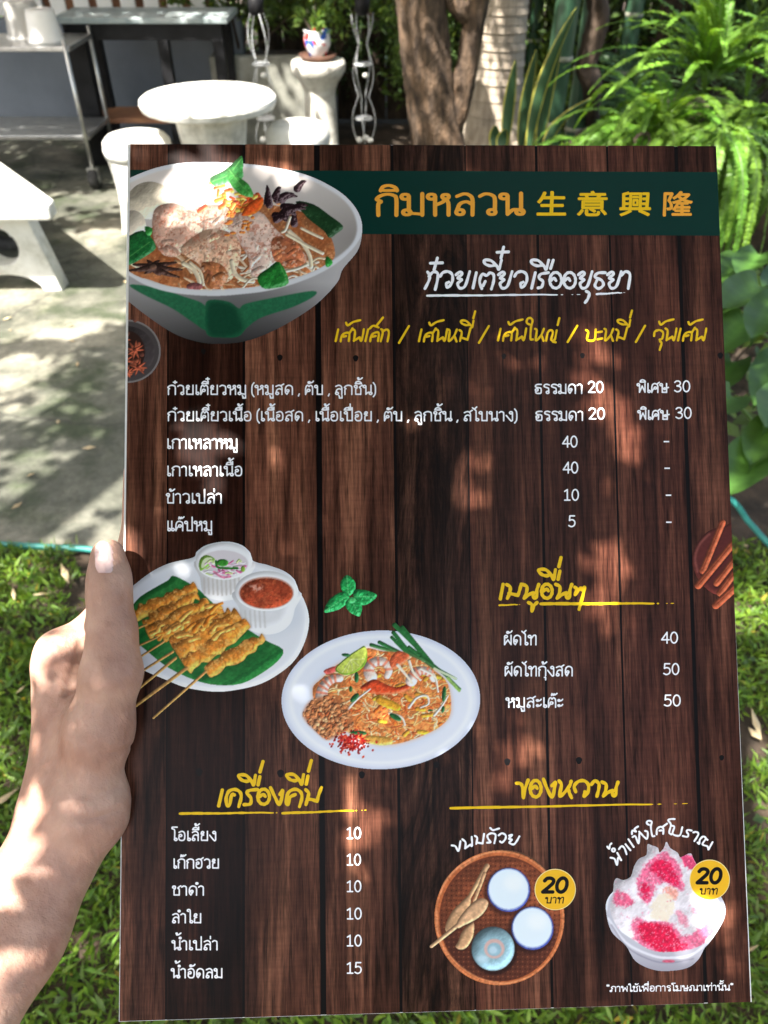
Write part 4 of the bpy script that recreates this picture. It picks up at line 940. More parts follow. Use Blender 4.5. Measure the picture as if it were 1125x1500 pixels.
def sh(S, dx, dy=0): return [[(x+dx, y+dy) for x, y in s] for s in S]
def ell(cx, cy, rx, ry, n=14): return [(cx+rx*math.cos(a), cy+ry*math.sin(a)) for a in np.linspace(-2.6, 2*PI-2.6, n)]
YE = M['print_yellow']
ga = [[(70, 228), (88, 192), (92, 168), (82, 152)], [(88, 172), (108, 152), (128, 158), (127, 190), (117, 232)]]
wo = [[(140, 172), (152, 155), (175, 150), (194, 163), (196, 192), (184, 215), (172, 222), (168, 206), (180, 198)]]
yo = [[(212, 165), (230, 152), (240, 162), (220, 180), (238, 188), (220, 205), (230, 226), (254, 215), (275, 150)]]
e1 = [[(305, 155), (290, 225)]]
lp = [[(396, 122), (372, 100), (342, 98), (346, 115), (370, 124), (396, 122), (408, 140), (420, 98)]]
brush('printed_heading', (600, 350), 3.125, 13, [[(127, 88), (112, 142)], [(95, 112), (150, 110)]]+ga+wo+yo+e1+[[(330, 228), (320, 195), (332, 162), (352, 168), (368, 156), (384, 165), (384, 195), (374, 230)], [(346, 195), (336, 215)]]
 + lp+[[(430, 38), (418, 88)], [(400, 62), (452, 60)]]+sh(yo, 194)+sh(wo, 340)+[[(575, 155), (558, 226)]]+[[(635, 155), (600, 162), (592, 180), (610, 195), (604, 220), (588, 225)]]
 + sh(lp, 216)+[[(657, 98), (645, 136)]]+[ell(668, 190, 27, 36), [(645, 192), (660, 180), (670, 192)], ell(732, 190, 27, 36), [(709, 192), (724, 180), (734, 192)]]+sh(yo, 560)+[[(808, 240), (822, 250), (815, 275), (803, 292)]]
 + [[(895, 155), (862, 157), (848, 175), (878, 190), (886, 212), (865, 228), (848, 215), (856, 192)]]+sh(yo, 693)+[[(968, 168), (988, 150), (1008, 165), (1000, 228)]], W_, [(80, 260, 780, 255, 10), (855, 253, 985, 246, 9)])
se = [[(62, 112), (47, 180)], [(76, 182), (82, 152), (102, 133), (127, 136), (124, 180)], [(92, 155), (108, 150)], [(127, 136), (146, 106)], [(108, 72), (118, 88), (150, 68), (192, 57)], [(148, 110), (161, 124), (154, 180)], [(154, 178), (188, 158)], [(188, 158), (196, 180), (206, 150), (213, 110)]]
ho = [[(708, 112), (718, 122), (712, 180), (742, 152), (760, 112)], [(746, 150), (758, 182)]]
mo = [[(775, 115), (789, 130), (778, 180)], [(784, 158), (822, 172)], [(822, 172), (840, 105)], [(840, 86), (815, 62), (785, 60), (790, 76), (815, 86), (840, 86), (850, 98), (858, 60)], [(868, 5), (857, 45)]]
sl_ = [[(478, 92), (420, 190)]]; ko = [[(315, 110), (325, 124), (312, 182)], [(322, 124), (348, 112), (360, 130), (352, 182)]]
brush('printed_subheading', (480, 455), 4.018, 12.5, se+[[(238, 112), (222, 180)], [(250, 181), (256, 150), (275, 132), (300, 132), (296, 180)], [(264, 155), (282, 150)], [(248, 106), (268, 90), (300, 100)], [(284, 94), (325, 42)]]+ko+sl_
 + sh(se, 490)+ho+mo+sh(sl_, 470), YE)
brush('printed_subheading', (760, 455), 4.018, 12.5, sh(se, -170, -4)+[[(62, 82), (46, 72), (52, 48), (72, 46), (80, 64), (72, 95), (68, 165), (82, 170)]]+sh(ho, -613, -4)+[[(160, 178), (170, 130), (188, 115), (200, 130), (190, 172), (210, 172), (222, 118)], [(200, 184), (216, 187)], [(238, 45), (228, 85)], [(343, 90), (287, 185)]]
 + [[(395, 115), (408, 127), (402, 172), (444, 172), (452, 112)], [(465, 128), (488, 124)], [(462, 170), (490, 164)]]+sh(ho, -205, -4)+sh(mo, -203, -4)+[[(742, 90), (688, 185)]]
 + [[(795, 150), (800, 125), (825, 115), (848, 130), (842, 165), (828, 172)], [(830, 182), (839, 192), (828, 232)], [(825, 66), (835, 84), (865, 64), (910, 52)]]+sh(se[5:], 714, -4)+sh(se, 889, -4), YE)
lp3 = [[(490, 182), (450, 140), (400, 135), (388, 150), (415, 178), (455, 188), (490, 182), (510, 218), (526, 138)], [(562, 150), (548, 216)], [(572, 38), (554, 112)]]
no = [[(256, 258), (290, 278), (286, 330), (268, 374)], [(268, 372), (305, 345), (342, 326)], [(345, 328), (342, 356), (358, 374), (372, 350), (372, 310), (388, 260)]]
mo5 = [[(124, 260), (152, 280), (150, 325), (130, 374)], [(142, 332), (180, 340), (216, 350)], [(216, 350), (230, 310), (244, 256)]]
def oo(cx, cy, rx, ry): return [ell(cx, cy, rx, ry), [(cx-rx*.8, cy+2), (cx-rx*.1, cy-ry*.3), (cx+rx*.3, cy-2)]]
brush('printed_heading', (720, 810), 5.625, 27, [[(95, 258), (72, 378)]]+mo5+no+[[(303, 408), (332, 428), (332, 480), (348, 435), (374, 408)]]+oo(455, 315, 44, 58)+lp3+sh(no, 272)+[[(686, 282), (702, 300), (688, 345), (718, 300), (738, 290), (742, 302), (765, 284), (750, 355), (720, 465)]],
 YE, [(62, 430, 235, 424, 14), (405, 418, 1500, 415, 24)])
ngo = [[(542, 245), (582, 330), (615, 385), (638, 310), (640, 268), (620, 300)]]
brush('printed_heading', (300, 1110), 5.625, 27, [[(145, 265), (115, 395)], [(245, 305), (222, 305), (205, 385), (183, 388), (177, 330), (200, 275), (250, 260), (290, 282), (300, 325), (280, 402)], [(435, 260), (370, 268), (347, 290), (380, 330), (375, 378), (325, 385)]]
 + sh(lp3[:2], -108, 5)+[[(480, 30), (455, 115)]]+oo(485, 320, 48, 62)+ngo+[[(745, 302), (702, 325), (688, 384), (670, 360), (690, 285), (745, 258), (790, 282), (800, 330), (780, 402)]]+sh(lp3[:2], 288, 0)+[[(878, 22), (855, 108)], [(832, 262), (856, 290), (846, 335), (834, 385)], [(845, 338), (885, 344), (925, 358)], [(925, 358), (940, 300), (962, 244)]],
 YE, [(-205, 458, 700, 450, 20), (640, 455, 1330, 430, 20)])
brush('printed_heading', (740, 1100), 5.625, 27, [[(93, 265), (125, 268), (142, 300), (150, 385), (160, 320), (188, 240)]]+oo(250, 310, 45, 68)+[[(314, 232), (345, 310), (385, 380), (405, 310), (412, 258), (385, 285)]]+[[(443, 245), (462, 280), (447, 370), (485, 345), (530, 285), (542, 250)], [(522, 320), (530, 350), (546, 385)], [(580, 335), (568, 290), (600, 252), (650, 245), (685, 280), (680, 340), (650, 372), (655, 335)], [(710, 275), (737, 245), (770, 268), (770, 310), (755, 372)]]+sh(no, 540, -3), YE, [(-450, 470, 1500, 432, 20)])
brush('printed_caption', (640, 1200), 7.03, 20, [[(152, 268), (190, 277), (222, 325), (242, 225)], [(262, 205), (294, 238), (290, 300)], [(290, 298), (345, 260)], [(345, 260), (358, 276), (362, 245), (358, 180)], [(390, 170), (414, 190), (404, 254)], [(406, 238), (470, 248)], [(470, 248), (485, 150)], [(515, 240), (552, 236), (528, 202), (520, 165), (560, 143), (600, 155), (602, 190), (590, 245)], [(548, 88), (572, 110), (597, 107), (640, 94)], [(635, 165), (670, 143), (707, 165), (702, 205), (670, 238), (650, 228)], [(742, 168), (774, 160), (740, 200), (772, 210), (745, 240), (788, 258), (820, 225), (848, 175)]], W_)
brush('printed_caption', (880, 1190), 6.25, 17, [[(88, 413), (125, 425), (148, 480), (158, 412), (186, 436), (150, 370)], [(58, 312), (76, 332), (82, 300), (97, 282)], ell(115, 343, 14, 14), [(165, 335), (190, 308), (216, 328), (235, 382)], [(225, 290), (270, 345)], [(252, 245), (300, 315)],
 [(290, 225), (315, 217), (345, 282), (352, 190)], [(284, 198), (288, 165), (322, 175), (308, 150), (340, 128)], [(350, 175), (400, 227), (424, 238), (428, 180), (404, 168)], [(440, 112), (420, 100), (430, 77), (465, 85), (457, 130), (470, 212), (490, 215)], [(510, 200), (515, 150), (550, 130), (572, 150), (570, 195)], [(560, 135), (605, 102)], [(535, 166), (555, 164)],
 [(675, 60), (640, 60), (615, 72), (640, 110), (625, 182), (645, 200)], [(648, 120), (672, 132), (657, 195), (720, 210), (745, 135)], [(830, 165), (795, 160), (785, 177), (800, 200), (790, 222), (750, 215)], [(845, 182), (875, 178), (892, 200), (855, 262)], [(885, 275), (900, 287), (905, 250), (935, 220), (960, 238), (930, 290), (975, 310), (983, 338), (1000, 310), (1022, 270)], [(960, 238), (975, 250)]], W_)

# ---- printed food photographs: painted as colour fields, then meshed to their outlines
def blur(a, r):
    r = max(1, int(r))
    for _ in range(2):
        for ax in (0, 1):
            p = np.pad(a, [(r+1, r) if i == ax else (0, 0) for i in range(2)], 'edge'); c = np.cumsum(p, ax)
            a = (c[2*r+1:] - c[:-2*r-1])/(2*r+1) if ax == 0 else (c[:, 2*r+1:]-c[:, :-2*r-1])/(2*r+1)
    return a
class Pic:
    def __init__(s, x0, y0, x1, y1, org, sc, ss=2):
        s.ss = ss; s.w = int((x1-x0)); s.h = int((y1-y0)); s.org = np.array(org, float); s.sc = sc
        xs = x0+(np.arange(s.w*ss)+.5)/ss; ys = y0+(np.arange(s.h*ss)+.5)/ss; s.X, s.Y = np.meshgrid(xs, ys)
        s.x0, s.y0 = x0, y0; s.rgb = np.zeros((s.h*ss, s.w*ss, 3)); s.cov = np.zeros((s.h*ss, s.w*ss)); s.seed = 1
        s.U = (s.X-org[0])*sc; s.V = (s.Y-org[1])*sc
    def T(s, pts): return np.asarray(pts, float)/s.sc+s.org
    def poly(s, pts, sm=True, n=5):
        P = s.T(pts)
        if sm: P = smooth_pts(P, n, True)
        lo = P.min(0); hi = P.max(0); m = np.zeros(s.X.shape, bool)
        i0, i1 = np.searchsorted(s.X[0], [lo[0], hi[0]]); j0, j1 = np.searchsorted(s.Y[:, 0], [lo[1], hi[1]])
        x = s.X[j0:j1, i0:i1]; y = s.Y[j0:j1, i0:i1]; mm = np.zeros(x.shape, bool)
        for k in range(len(P)):
            (ax, ay), (bx, by) = P[k-1], P[k]
            if ay == by: continue
            c = ((ay > y) != (by > y)); xi = (bx-ax)*(y-ay)/(by-ay)+ax; mm ^= c & (x < xi)
        m[j0:j1, i0:i1] = mm; return m.astype(float)
    def ell(s, cx, cy, rx, ry, ang=0.0):
        c, sn = math.cos(ang), math.sin(ang); u = s.U-cx; v = s.V-cy; a = (u*c+v*sn)/rx; b = (-u*sn+v*c)/ry; return (a*a+b*b < 1).astype(float)
    def line(s, pts, w, w2=None, sm=True):
        P = s.T(pts); P = smooth_pts(P, 5) if sm and len(P) > 2 else P
        r = np.linspace(w, w if w2 is None else w2, len(P))/2/s.sc; return (seg_field(s.X, s.Y, P, r) > 0).astype(float)
    def fill(s, m, c, a=1.0, cover=True):
        c = np.asarray(c, float); k = (m*a)[..., None]; s.rgb = s.rgb*(1-k)+c*k
        if cover: s.cov = np.maximum(s.cov, m)
    def noise(s, sc, o=4, seed=None):
        s.seed += 1; return fbm(s.X+500, s.Y+900, sc/s.sc, o, s.seed if seed is None else seed)
    def blob(s, m, c, r=20, k=1.0, nz=.15, ns=20, dark=None, cover=True, edge=.0, hi=0.0, warp=0.0):
        """shaded lump: dome shading from the blurred mask, light from the upper left"""
        if m.sum() < 1: return
        jj, ii = np.nonzero(m); p = int(r/s.sc*s.ss)*3+4; j0, j1 = max(0, jj.min()-p), jj.max()+p; i0, i1 = max(0, ii.min()-p), ii.max()+p
        sub = (slice(j0, j1), slice(i0, i1)); mm = m[sub]; s.seed += 1
        N1 = fbm(s.X[sub]+500, s.Y[sub]+900, ns/s.sc, 4, s.seed)-.5
        h = blur(mm, r/s.sc*s.ss) + N1*nz*.55*blur(mm, 3)
        gy, gx = np.gradient(h); g = (-(gx*-.6+gy*-.8))*r/s.sc*s.ss*1.1*k
        f = 1+np.clip(-g, -.5, .4)
        f = f*(1+nz*N1)
        col = np.asarray(c, float)*f[..., None]
        if edge: col = col*(1-edge*(1-np.clip(blur(mm, max(1, r*.3/s.sc*s.ss))*2-1, 0, 1)))[..., None]
        if hi: q = np.clip((f-1.12)*4, 0, 1)*hi; col = col*(1-q[..., None])+255*q[..., None]
        k_ = mm[..., None]; s.rgb[sub] = s.rgb[sub]*(1-k_)+np.clip(col, 0, 255)*k_
        if cover: s.cov[sub] = np.maximum(s.cov[sub], mm)
    def soft(s, m, r): return blur(m, r/s.sc*s.ss)
    def build(s, name, lift, label=None, clip=True, gain=.90):
        if clip:
            ex = edge_x(191.3, 175.8, s.Y); er = edge_x(1048.6, 1099.2, s.Y); s.cov = s.cov*((s.X > ex) & (s.X < er))
        g_ = fbm(s.X*1.0, s.Y*1.0, 3.2, 2, 91)-.5; lum = s.rgb.mean(2); sat = np.clip((s.rgb.max(2)-s.rgb.min(2)-30)/60, 0, 1); s.rgb = s.rgb*(1+g_*.38*sat)[..., None]
        q = s.ss; cov = s.cov.reshape(s.h, q, s.w, q).mean((1, 3)); num = (s.rgb*(s.cov[..., None]+1e-3)).reshape(s.h, q, s.w, q, 3).sum((1, 3)); den = (s.cov+1e-3).reshape(s.h, q, s.w, q).sum((1, 3))[..., None]
        rgb = np.clip(num/den/255, 0, 1)
        lin = np.where(rgb < .04045, rgb/12.92, ((rgb+.055)/1.055)**2.4)*gain
        X = s.X.reshape(s.h, q, s.w, q).mean((1, 3)); Y = s.Y.reshape(s.h, q, s.w, q).mean((1, 3)); cov[0] = cov[-1] = 0; cov[:, 0] = cov[:, -1] = 0
        o = fieldmesh(name, cov, X, Y, lift, M['print_photo'], lin)
        if label: o['label'] = label
        return o
R2 = np.random.default_rng(5)

def pic_bowl():
    p = Pic(176, 226, 536, 510, (170, 230), 3.0405)
    body = p.poly([(0, 125), (60, 95), (160, 55), (260, 32), (380, 24), (560, 30), (720, 50), (860, 85), (980, 145), (1050, 205), (1090, 275), (1095, 345), (1075, 420), (1010, 500), (985, 560), (900, 650), (800, 720), (700, 775), (600, 815), (500, 832), (400, 830), (300, 805), (220, 765), (120, 695), (50, 640), (-40, 580), (-60, 300)])
    u, v = p.U, p.V
    g = np.clip((v-560)/270, 0, 1); base = np.array([172, 168, 168])*(1-g[..., None]*.62)+0
    base = base*(1-.22*np.exp(-((u-520)/230)**2))[..., None]*(1+.12*(u > 800)*np.clip((u-800)/200, 0, 1))[..., None]*(1+.08*(p.noise(200)-.5))[..., None]
    p.rgb = base; p.cov = body.copy()
    # green leaf pattern on the outside
    l1 = p.poly([(62, 570), (180, 583), (300, 622), (398, 665), (405, 770), (340, 735), (250, 675), (120, 612)]); l2 = p.poly([(410, 640), (500, 645), (548, 675), (575, 655), (700, 628), (870, 598), (885, 618), (790, 668), (650, 715), (585, 760), (545, 800), (470, 805), (405, 790), (398, 700)])
    for m in (l1, l2):
        m = p.soft(m, 3); p.fill(m, (34, 104, 68), .92); 
    p.fill(p.soft(p.poly([(412, 650), (520, 660), (545, 700), (560, 780), (420, 800)]), 12)*l2, (10, 48, 34), .65)
    p.fill(p.soft(p.poly([(240, 800), (500, 845), (760, 760), (700, 830), (500, 850), (300, 830)]), 10)*body, (42, 42, 46), .8, False)
    # inside of the bowl
    ins = p.poly([(50, 505), (-60, 420), (-60, 250), (0, 150), (60, 118), (160, 75), (260, 50), (380, 40), (560, 45), (720, 66), (860, 102), (970, 160), (1035, 215), (1068, 280), (1070, 345), (1035, 405), (950, 470), (850, 522), (700, 565), (560, 585), (420, 594), (250, 580), (130, 545)])
    rim = p.soft(p.poly([(0, 125), (60, 95), (160, 55), (260, 32), (380, 24), (560, 30), (720, 50), (860, 85), (980, 145), (1050, 205), (1090, 275), (1095, 345), (1045, 420), (960, 490), (850, 545), (700, 592), (560, 612), (420, 620), (250, 605), (130, 570), (50, 525), (-60, 480), (-60, 250)]), 2)
    p.fill(rim*body, (222, 222, 226), 1)
    wall = np.array([205, 196, 190])*(1-.28*np.clip((u-500)/600, 0, 1)*np.clip((v-60)/300, 0, 1))[..., None]*(1+.1*np.clip(1-v/300, 0, 1))[..., None]
    p.fill(p.soft(ins, 4), wall)
    soup = p.poly([(20, 520), (60, 380), (200, 300), (420, 230), (640, 210), (840, 250), (940, 330), (975, 420), (955, 468), (850, 520), (700, 562), (560, 582), (420, 590), (250, 578), (130, 542)])
    p.blob(soup*ins, (172, 108, 68), 30, .5, .35, 60); p.fill(soup*ins*(p.noise(50) > .56), (150, 80, 42), .5); p.fill(soup*ins*(p.noise(14) > .68), (225, 170, 120), .5)
    def leaf(pts, c=(44, 120, 52), vein=None):
        m = p.poly(pts, n=3); p.blob(m*1.0, c, 12, .9, .5, 18, hi=.25)
        if vein: p.fill(p.line(vein, 4), (110, 170, 90), .6)
    leaf([(800, 200), (880, 212), (950, 260), (1012, 310), (985, 340), (950, 362), (925, 330), (850, 270)], (30, 62, 34))
    # meatballs
    p.blob(p.ell(152, 195, 100, 84), (226, 212, 188), 42, .8, .12, 30, hi=.3); p.blob(p.ell(75, 312, 60, 74), (224, 210, 190), 36, .8, .1, 30, hi=.3)
    # noodles and sprouts
    for _ in range(60):
        x, y = R2.uniform(240, 880), R2.uniform(420, 575); a = R2.uniform(-.6, .9); L = R2.uniform(50, 150)
        pts = [(x, y), (x+L*.5*math.cos(a), y+L*.5*math.sin(a)+R2.uniform(-25, 25)), (x+L*math.cos(a), y+L*math.sin(a))]
        m = p.line(pts, R2.uniform(7, 13))*ins; p.blob(m, [(222, 196, 165), (205, 160, 120), (235, 220, 200), (180, 110, 70)][R2.integers(4)], 6, .7, .1, 20)
    def meat(pts, c, nz=.6, ns=34):
        m = p.poly(pts, n=4); w = p.noise(40); m = m*(p.soft(m, 10)+(w-.5)*.7 > .42)
        p.fill(p.soft(m, 6)*.5*ins, (120, 66, 44), .5, False); p.blob(m, c, 26, .7, nz*.6, 60, edge=.12, hi=.2)
        for _ in range(9):
            jj, ii = np.nonzero(m); q = R2.integers(len(jj)); x0_, y0_ = p.U[jj[q], ii[q]], p.V[jj[q], ii[q]]; a = R2.uniform(0, 3.1); L = R2.uniform(30, 80)
            p.blob(p.line([(x0_, y0_), (x0_+L*.5*math.cos(a)+8, y0_+L*.5*math.sin(a)-6), (x0_+L*math.cos(a), y0_+L*math.sin(a))], R2.uniform(12, 30))*m, np.array(c)*R2.uniform(.86, 1.14), 9, .8, .3, 20)
        p.fill(m*(p.noise(16) > .62), (190, 110, 85), .5, False); p.fill(m*(p.noise(24) > .66), (250, 225, 205), .5, False); p.fill(m*(p.noise(7, 2) > .72), (160, 85, 60), .5, False)
    meat([(170, 240), (230, 208), (300, 220), (345, 262), (400, 300), (420, 370), (330, 400), (270, 445), (200, 430), (165, 350)], (226, 180, 158))
    meat([(300, 250), (420, 215), (500, 230), (520, 330), (470, 380), (380, 350), (320, 320)], (244, 212, 190))
    meat([(490, 285), (560, 250), (640, 240), (700, 310), (760, 365), (840, 430), (838, 475), (760, 482), (700, 492), (655, 545), (600, 525), (590, 450), (540, 370)], (236, 204, 188))
    meat([(292, 400), (400, 325), (500, 335), (555, 388), (548, 470), (520, 540), (470, 565), (400, 545), (370, 480), (310, 440)], (236, 190, 158))
    meat([(700, 360), (790, 370), (838, 440), (830, 485), (760, 490), (700, 450)], (205, 120, 80), .8, 14)
    meat([(380, 470), (470, 480), (500, 545), (440, 590), (400, 560)], (178, 112, 72), .8, 14)
    # pickled topping
    for _ in range(70):
        x, y = R2.normal(545, 55), R2.normal(190, 34); c = [(238, 112, 44), (245, 160, 60), (250, 205, 95), (225, 85, 40)][R2.integers(4)]
        a = R2.uniform(0, 3); L = R2.uniform(14, 40); p.blob(p.line([(x, y), (x+L*math.cos(a), y+L*math.sin(a)*.7)], R2.uniform(10, 24)), c, 7, .9, .2, 8, hi=.3)
    for _ in range(16):
        x, y = R2.uniform(480, 620), R2.uniform(250, 350); p.blob(p.ell(x, y, R2.uniform(6, 16), R2.uniform(5, 11)), (240, 130, 60), 6, .9, .2, 8)
    p.blob(p.poly([(590, 210), (650, 180), (652, 220), (615, 255), (560, 262)]), (236, 96, 40), 8, .9, .3, 10)
    for k in range(16):
        x, y = R2.normal(745, 38), R2.normal(225, 44); a = R2.uniform(-1.2, 1.2)-.8; L = R2.uniform(40, 85)
        p.blob(p.line([(x, y), (x+L*.6*math.cos(a), y+L*.6*math.sin(a)-8), (x+L*math.cos(a), y+L*math.sin(a))], 34, 8), (50, 28, 34), 8, 1.4, .8, 10, hi=.35)
    for pts, w_ in (([(515, 465), (528, 515), (560, 545), (610, 555)], 20), ([(560, 590), (600, 545), (650, 540)], 10), ([(770, 330), (830, 385), (862, 440), (870, 490)], 18), ([(760, 345), (850, 395), (920, 430)], 15), ([(825, 318), (880, 345), (918, 362)], 12), ([(775, 270), (755, 325), (740, 335)], 13), ([(870, 540), (885, 490), (905, 500)], 10), ([(700, 520), (800, 500), (850, 480)], 14), ([(300, 475), (345, 500), (372, 560), (350, 580)], 20), ([(330, 470), (375, 510), (390, 570)], 12), ([(60, 470), (100, 490), (150, 480)], 14)):
        p.blob(p.line(pts, w_)*ins, (232, 214, 184), 6, .9, .1, 12, hi=.4)
    leaf([(418, 95), (480, 62), (530, 20), (562, -4), (566, 60), (560, 100), (500, 118), (440, 132)], (48, 124, 56), [(430, 110), (500, 80), (558, 10)]); leaf([(500, 48), (545, 88), (592, 125), (612, 178), (560, 170), (515, 130), (495, 85)], (60, 140, 60), [(505, 60), (560, 130), (605, 170)])
    leaf([(630, 535), (680, 495), (728, 468), (770, 560), (700, 586), (650, 582)], (40, 124, 50), [(728, 470), (765, 565)]); leaf([(30, 380), (120, 328), (178, 395), (150, 432), (60, 482), (30, 470)], (30, 104, 50), [(40, 460), (150, 380)]); leaf([(130, 310), (162, 320), (155, 350), (135, 345)], (50, 140, 60)); leaf([(938, 442), (966, 470), (945, 492), (932, 480)], (50, 150, 60))
    # star anise
    for k, (a, L) in enumerate([(-2.9, 90), (-2.0, 60), (-1.1, 60), (-.35, 110), (.15, 130), (.6, 140), (1.1, 70), (2.2, 60), (2.9, 110)]):
        x, y = 165, 492; p.blob(p.line([(x, y), (x+L*.5*math.cos(a), y+L*.35*math.sin(a)), (x+L*math.cos(a), y+L*.55*math.sin(a))], 34, 8)*ins, (72, 48, 42), 9, 1.3, .6, 12, edge=.4, hi=.15)
    p.blob(p.ell(165, 490, 16, 12), (110, 80, 66), 6, 1, .3, 8)
    p.blob(p.ell(350, 578, 36, 18)*ins, (150, 90, 90), 9, .8, .5, 12)
    return p.build('noodle_bowl_picture', .00030, 'printed photograph of a white and green bowl of noodle soup with meat, star anise and herbs')
pic_bowl()

def pic_dish():
    p = Pic(176, 466, 240, 564, (180, 200), 2.961)
    d = p.ell(22, 932, 143, 137); p.fill(d, (128, 122, 120)); p.fill(p.ell(22, 932, 135, 129), (74, 68, 68)); p.blob(p.ell(20, 935, 118, 112), (62, 56, 57), 40, .5, .4, 60)
    p.fill(p.ell(20, 935, 76, 92), (48, 30, 26))
    for _ in range(26): p.blob(p.ell(R2.normal(30, 34), R2.normal(935, 50), 13, 10, R2.uniform(0, 3)), [(96, 58, 48), (150, 80, 58)][R2.integers(2)], 6, 1.2, .4, 8)
    for cx, cy, r in [(52, 925, 42), (66, 1000, 40), (10, 970, 38), (5, 880, 30), (20, 1020, 30)]:
        for k in range(8):
            a = k*PI/4+R2.uniform(0, .4); p.blob(p.line([(cx, cy), (cx+r*.6*math.cos(a), cy+r*.6*math.sin(a)), (cx+r*math.cos(a), cy+r*math.sin(a))], 16, 3), (178, 92, 66), 5, 1.3, .4, 8, edge=.4)
        p.blob(p.ell(cx, cy, 7, 7), (110, 52, 40), 4, 1, .3, 6)
    p.build('spice_dish_picture', .00026, 'printed dark dish of star anise at the left edge of the menu')
pic_dish()

def pic_satay():
    p = Pic(176, 790, 458, 1056, (180, 780), 3.75)
    for a, b, w0 in [((130, 505), (-60, 590), 13), ((160, 555), (-60, 655), 13), ((190, 575), (-60, 690), 14), ((225, 600), (0, 745), 14), ((275, 655), (60, 790), 16), ((290, 690), (60, 880), 17), ((350, 745), (40, 975), 20), ((455, 765), (168, 1018), 15)]: p.blob(p.line([a, b], w0, w0*.8, False), (206, 150, 84), 5, .9, .25, 20)
    plate = p.poly([(-60, 420), (0, 340), (60, 290), (160, 215), (260, 168), (385, 138), (405, 108), (445, 76), (500, 58), (575, 50), (650, 68), (698, 108), (716, 156), (800, 180), (885, 212), (940, 255), (962, 310), (1000, 380), (1023, 470), (1010, 570), (960, 680), (880, 760), (760, 830), (620, 865), (500, 874), (350, 852), (230, 806), (100, 750), (-40, 680)])
    st_cov = p.cov.copy(); old = p.rgb.copy()
    p.blob(plate, (240, 242, 246), 16, .35, .02, 60); p.fill(p.soft(p.poly([(20, 380), (160, 250), (400, 170), (700, 190), (900, 290), (985, 470), (930, 650), (800, 770), (600, 835), (420, 825), (200, 760), (40, 640)]), 10), (232, 234, 240), .8)
    p.fill(p.soft(p.poly([(640, 480), (800, 560), (960, 520), (980, 420), (900, 330)]), 26)*plate, (214, 220, 230), .6)
    lf = p.poly([(-20, 470), (45, 410), (100, 350), (200, 290), (250, 262), (275, 238), (335, 262), (420, 315), (500, 392), (640, 500), (780, 590), (880, 642), (852, 705), (760, 775), (650, 830), (520, 838), (400, 812), (250, 742), (120, 640), (30, 560)], n=3)
    st2 = .5+.5*np.sin((p.U*.55+p.V*.9)/16+2*p.noise(60)); p.blob(lf, (40, 122, 56), 20, .6, .2, 60); p.fill(lf*(st2 > .8), (70, 150, 76), .35); p.fill(lf*(st2 < .12), (20, 84, 40), .5)
    p.fill(p.soft(p.poly([(300, 640), (480, 760), (800, 610), (760, 700), (560, 790), (400, 800)]), 22)*lf, (14, 74, 34), .55)
    # ramekins
    p.blob(p.poly([(408, 150), (425, 250), (440, 332), (480, 362), (540, 374), (600, 370), (650, 345), (690, 250), (712, 160)]), (228, 226, 226), 30, .5, .03, 40)
    for x in range(446, 640, 24): p.fill(p.soft(p.line([(x, 262+abs(x-550)*-.12), (x+4, 345+abs(x-540)*-.12)], 9, None, False), 2), (196, 188, 180), .7)
    p.blob(p.ell(556, 158, 156, 102), (244, 244, 246), 12, .5, .02, 40); p.fill(p.soft(p.ell(552, 172, 136, 74), 3), (222, 214, 218)); 
    ic = p.ell(550, 184, 130, 62)
    p.blob(p.poly([(418, 178), (428, 142), (460, 124), (500, 140), (500, 160), (440, 205), (425, 208)]), (120, 168, 60), 8, .8, .3, 12); p.fill(p.poly([(432, 176), (445, 148), (470, 136), (492, 148), (440, 195)]), (222, 232, 190))
    for _ in range(40):
        x, y = R2.uniform(440, 650), R2.uniform(160, 236); L = R2.uniform(20, 60); c = [(248, 240, 244), (240, 200, 220), (225, 110, 160), (200, 220, 150)][R2.choice(4, p=[.45, .25, .2, .1])]
        p.blob(p.line([(x, y), (x+L*.5, y+R2.uniform(-14, 14)), (x+L, y+R2.uniform(-8, 8))], R2.uniform(7, 13))*ic, c, 5, .7, .1, 12)
    p.fill(p.line([(512, 158), (520, 190), (570, 196), (630, 196)], 12), (44, 120, 40)); p.blob(p.ell(548, 166, 32, 20), (60, 140, 50), 7, 1, .3, 9); p.blob(p.ell(660, 200, 12, 16), (130, 170, 60), 5, .8, .2, 8); p.fill(p.line([(500, 215), (545, 245), (590, 242)], 12), (232, 120, 160), .8)
    p.blob(p.poly([(618, 320), (640, 420), (655, 490), (700, 535), (780, 560), (860, 548), (920, 500), (945, 420), (962, 320)]), (232, 232, 234), 36, .45, .03, 40)
    for x in range(672, 800, 26): p.fill(p.soft(p.line([(x, 430), (x+6, 520)], 10, None, False), 2), (200, 196, 192), .6)
    p.blob(p.ell(790, 322, 174, 110), (246, 246, 248), 12, .5, .02, 40); p.fill(p.soft(p.ell(788, 332, 150, 88), 2), (205, 150, 130))
    sc_ = p.ell(788, 334, 144, 82); p.blob(sc_, (172, 74, 46), 24, .6, .5, 40); p.fill(sc_*(p.noise(22) > .62), (206, 104, 66), .6); p.fill(sc_*(p.noise(12) > .7), (130, 44, 28), .7); p.fill(sc_*p.soft(p.ell(730, 305, 44, 20), 8)*(p.noise(14) > .5), (240, 190, 170), .7)
    # skewers of meat
    rows = [((60, 455), (405, 305), 62), ((150, 470), (412, 345), 60), ((120, 515), (300, 420), 58), ((140, 560), (470, 380), 64), ((215, 565), (548, 425), 74), ((270, 620), (600, 455), 84), ((300, 665), (640, 455), 84), ((345, 735), (690, 500), 76), ((462, 768), (775, 575), 62)]
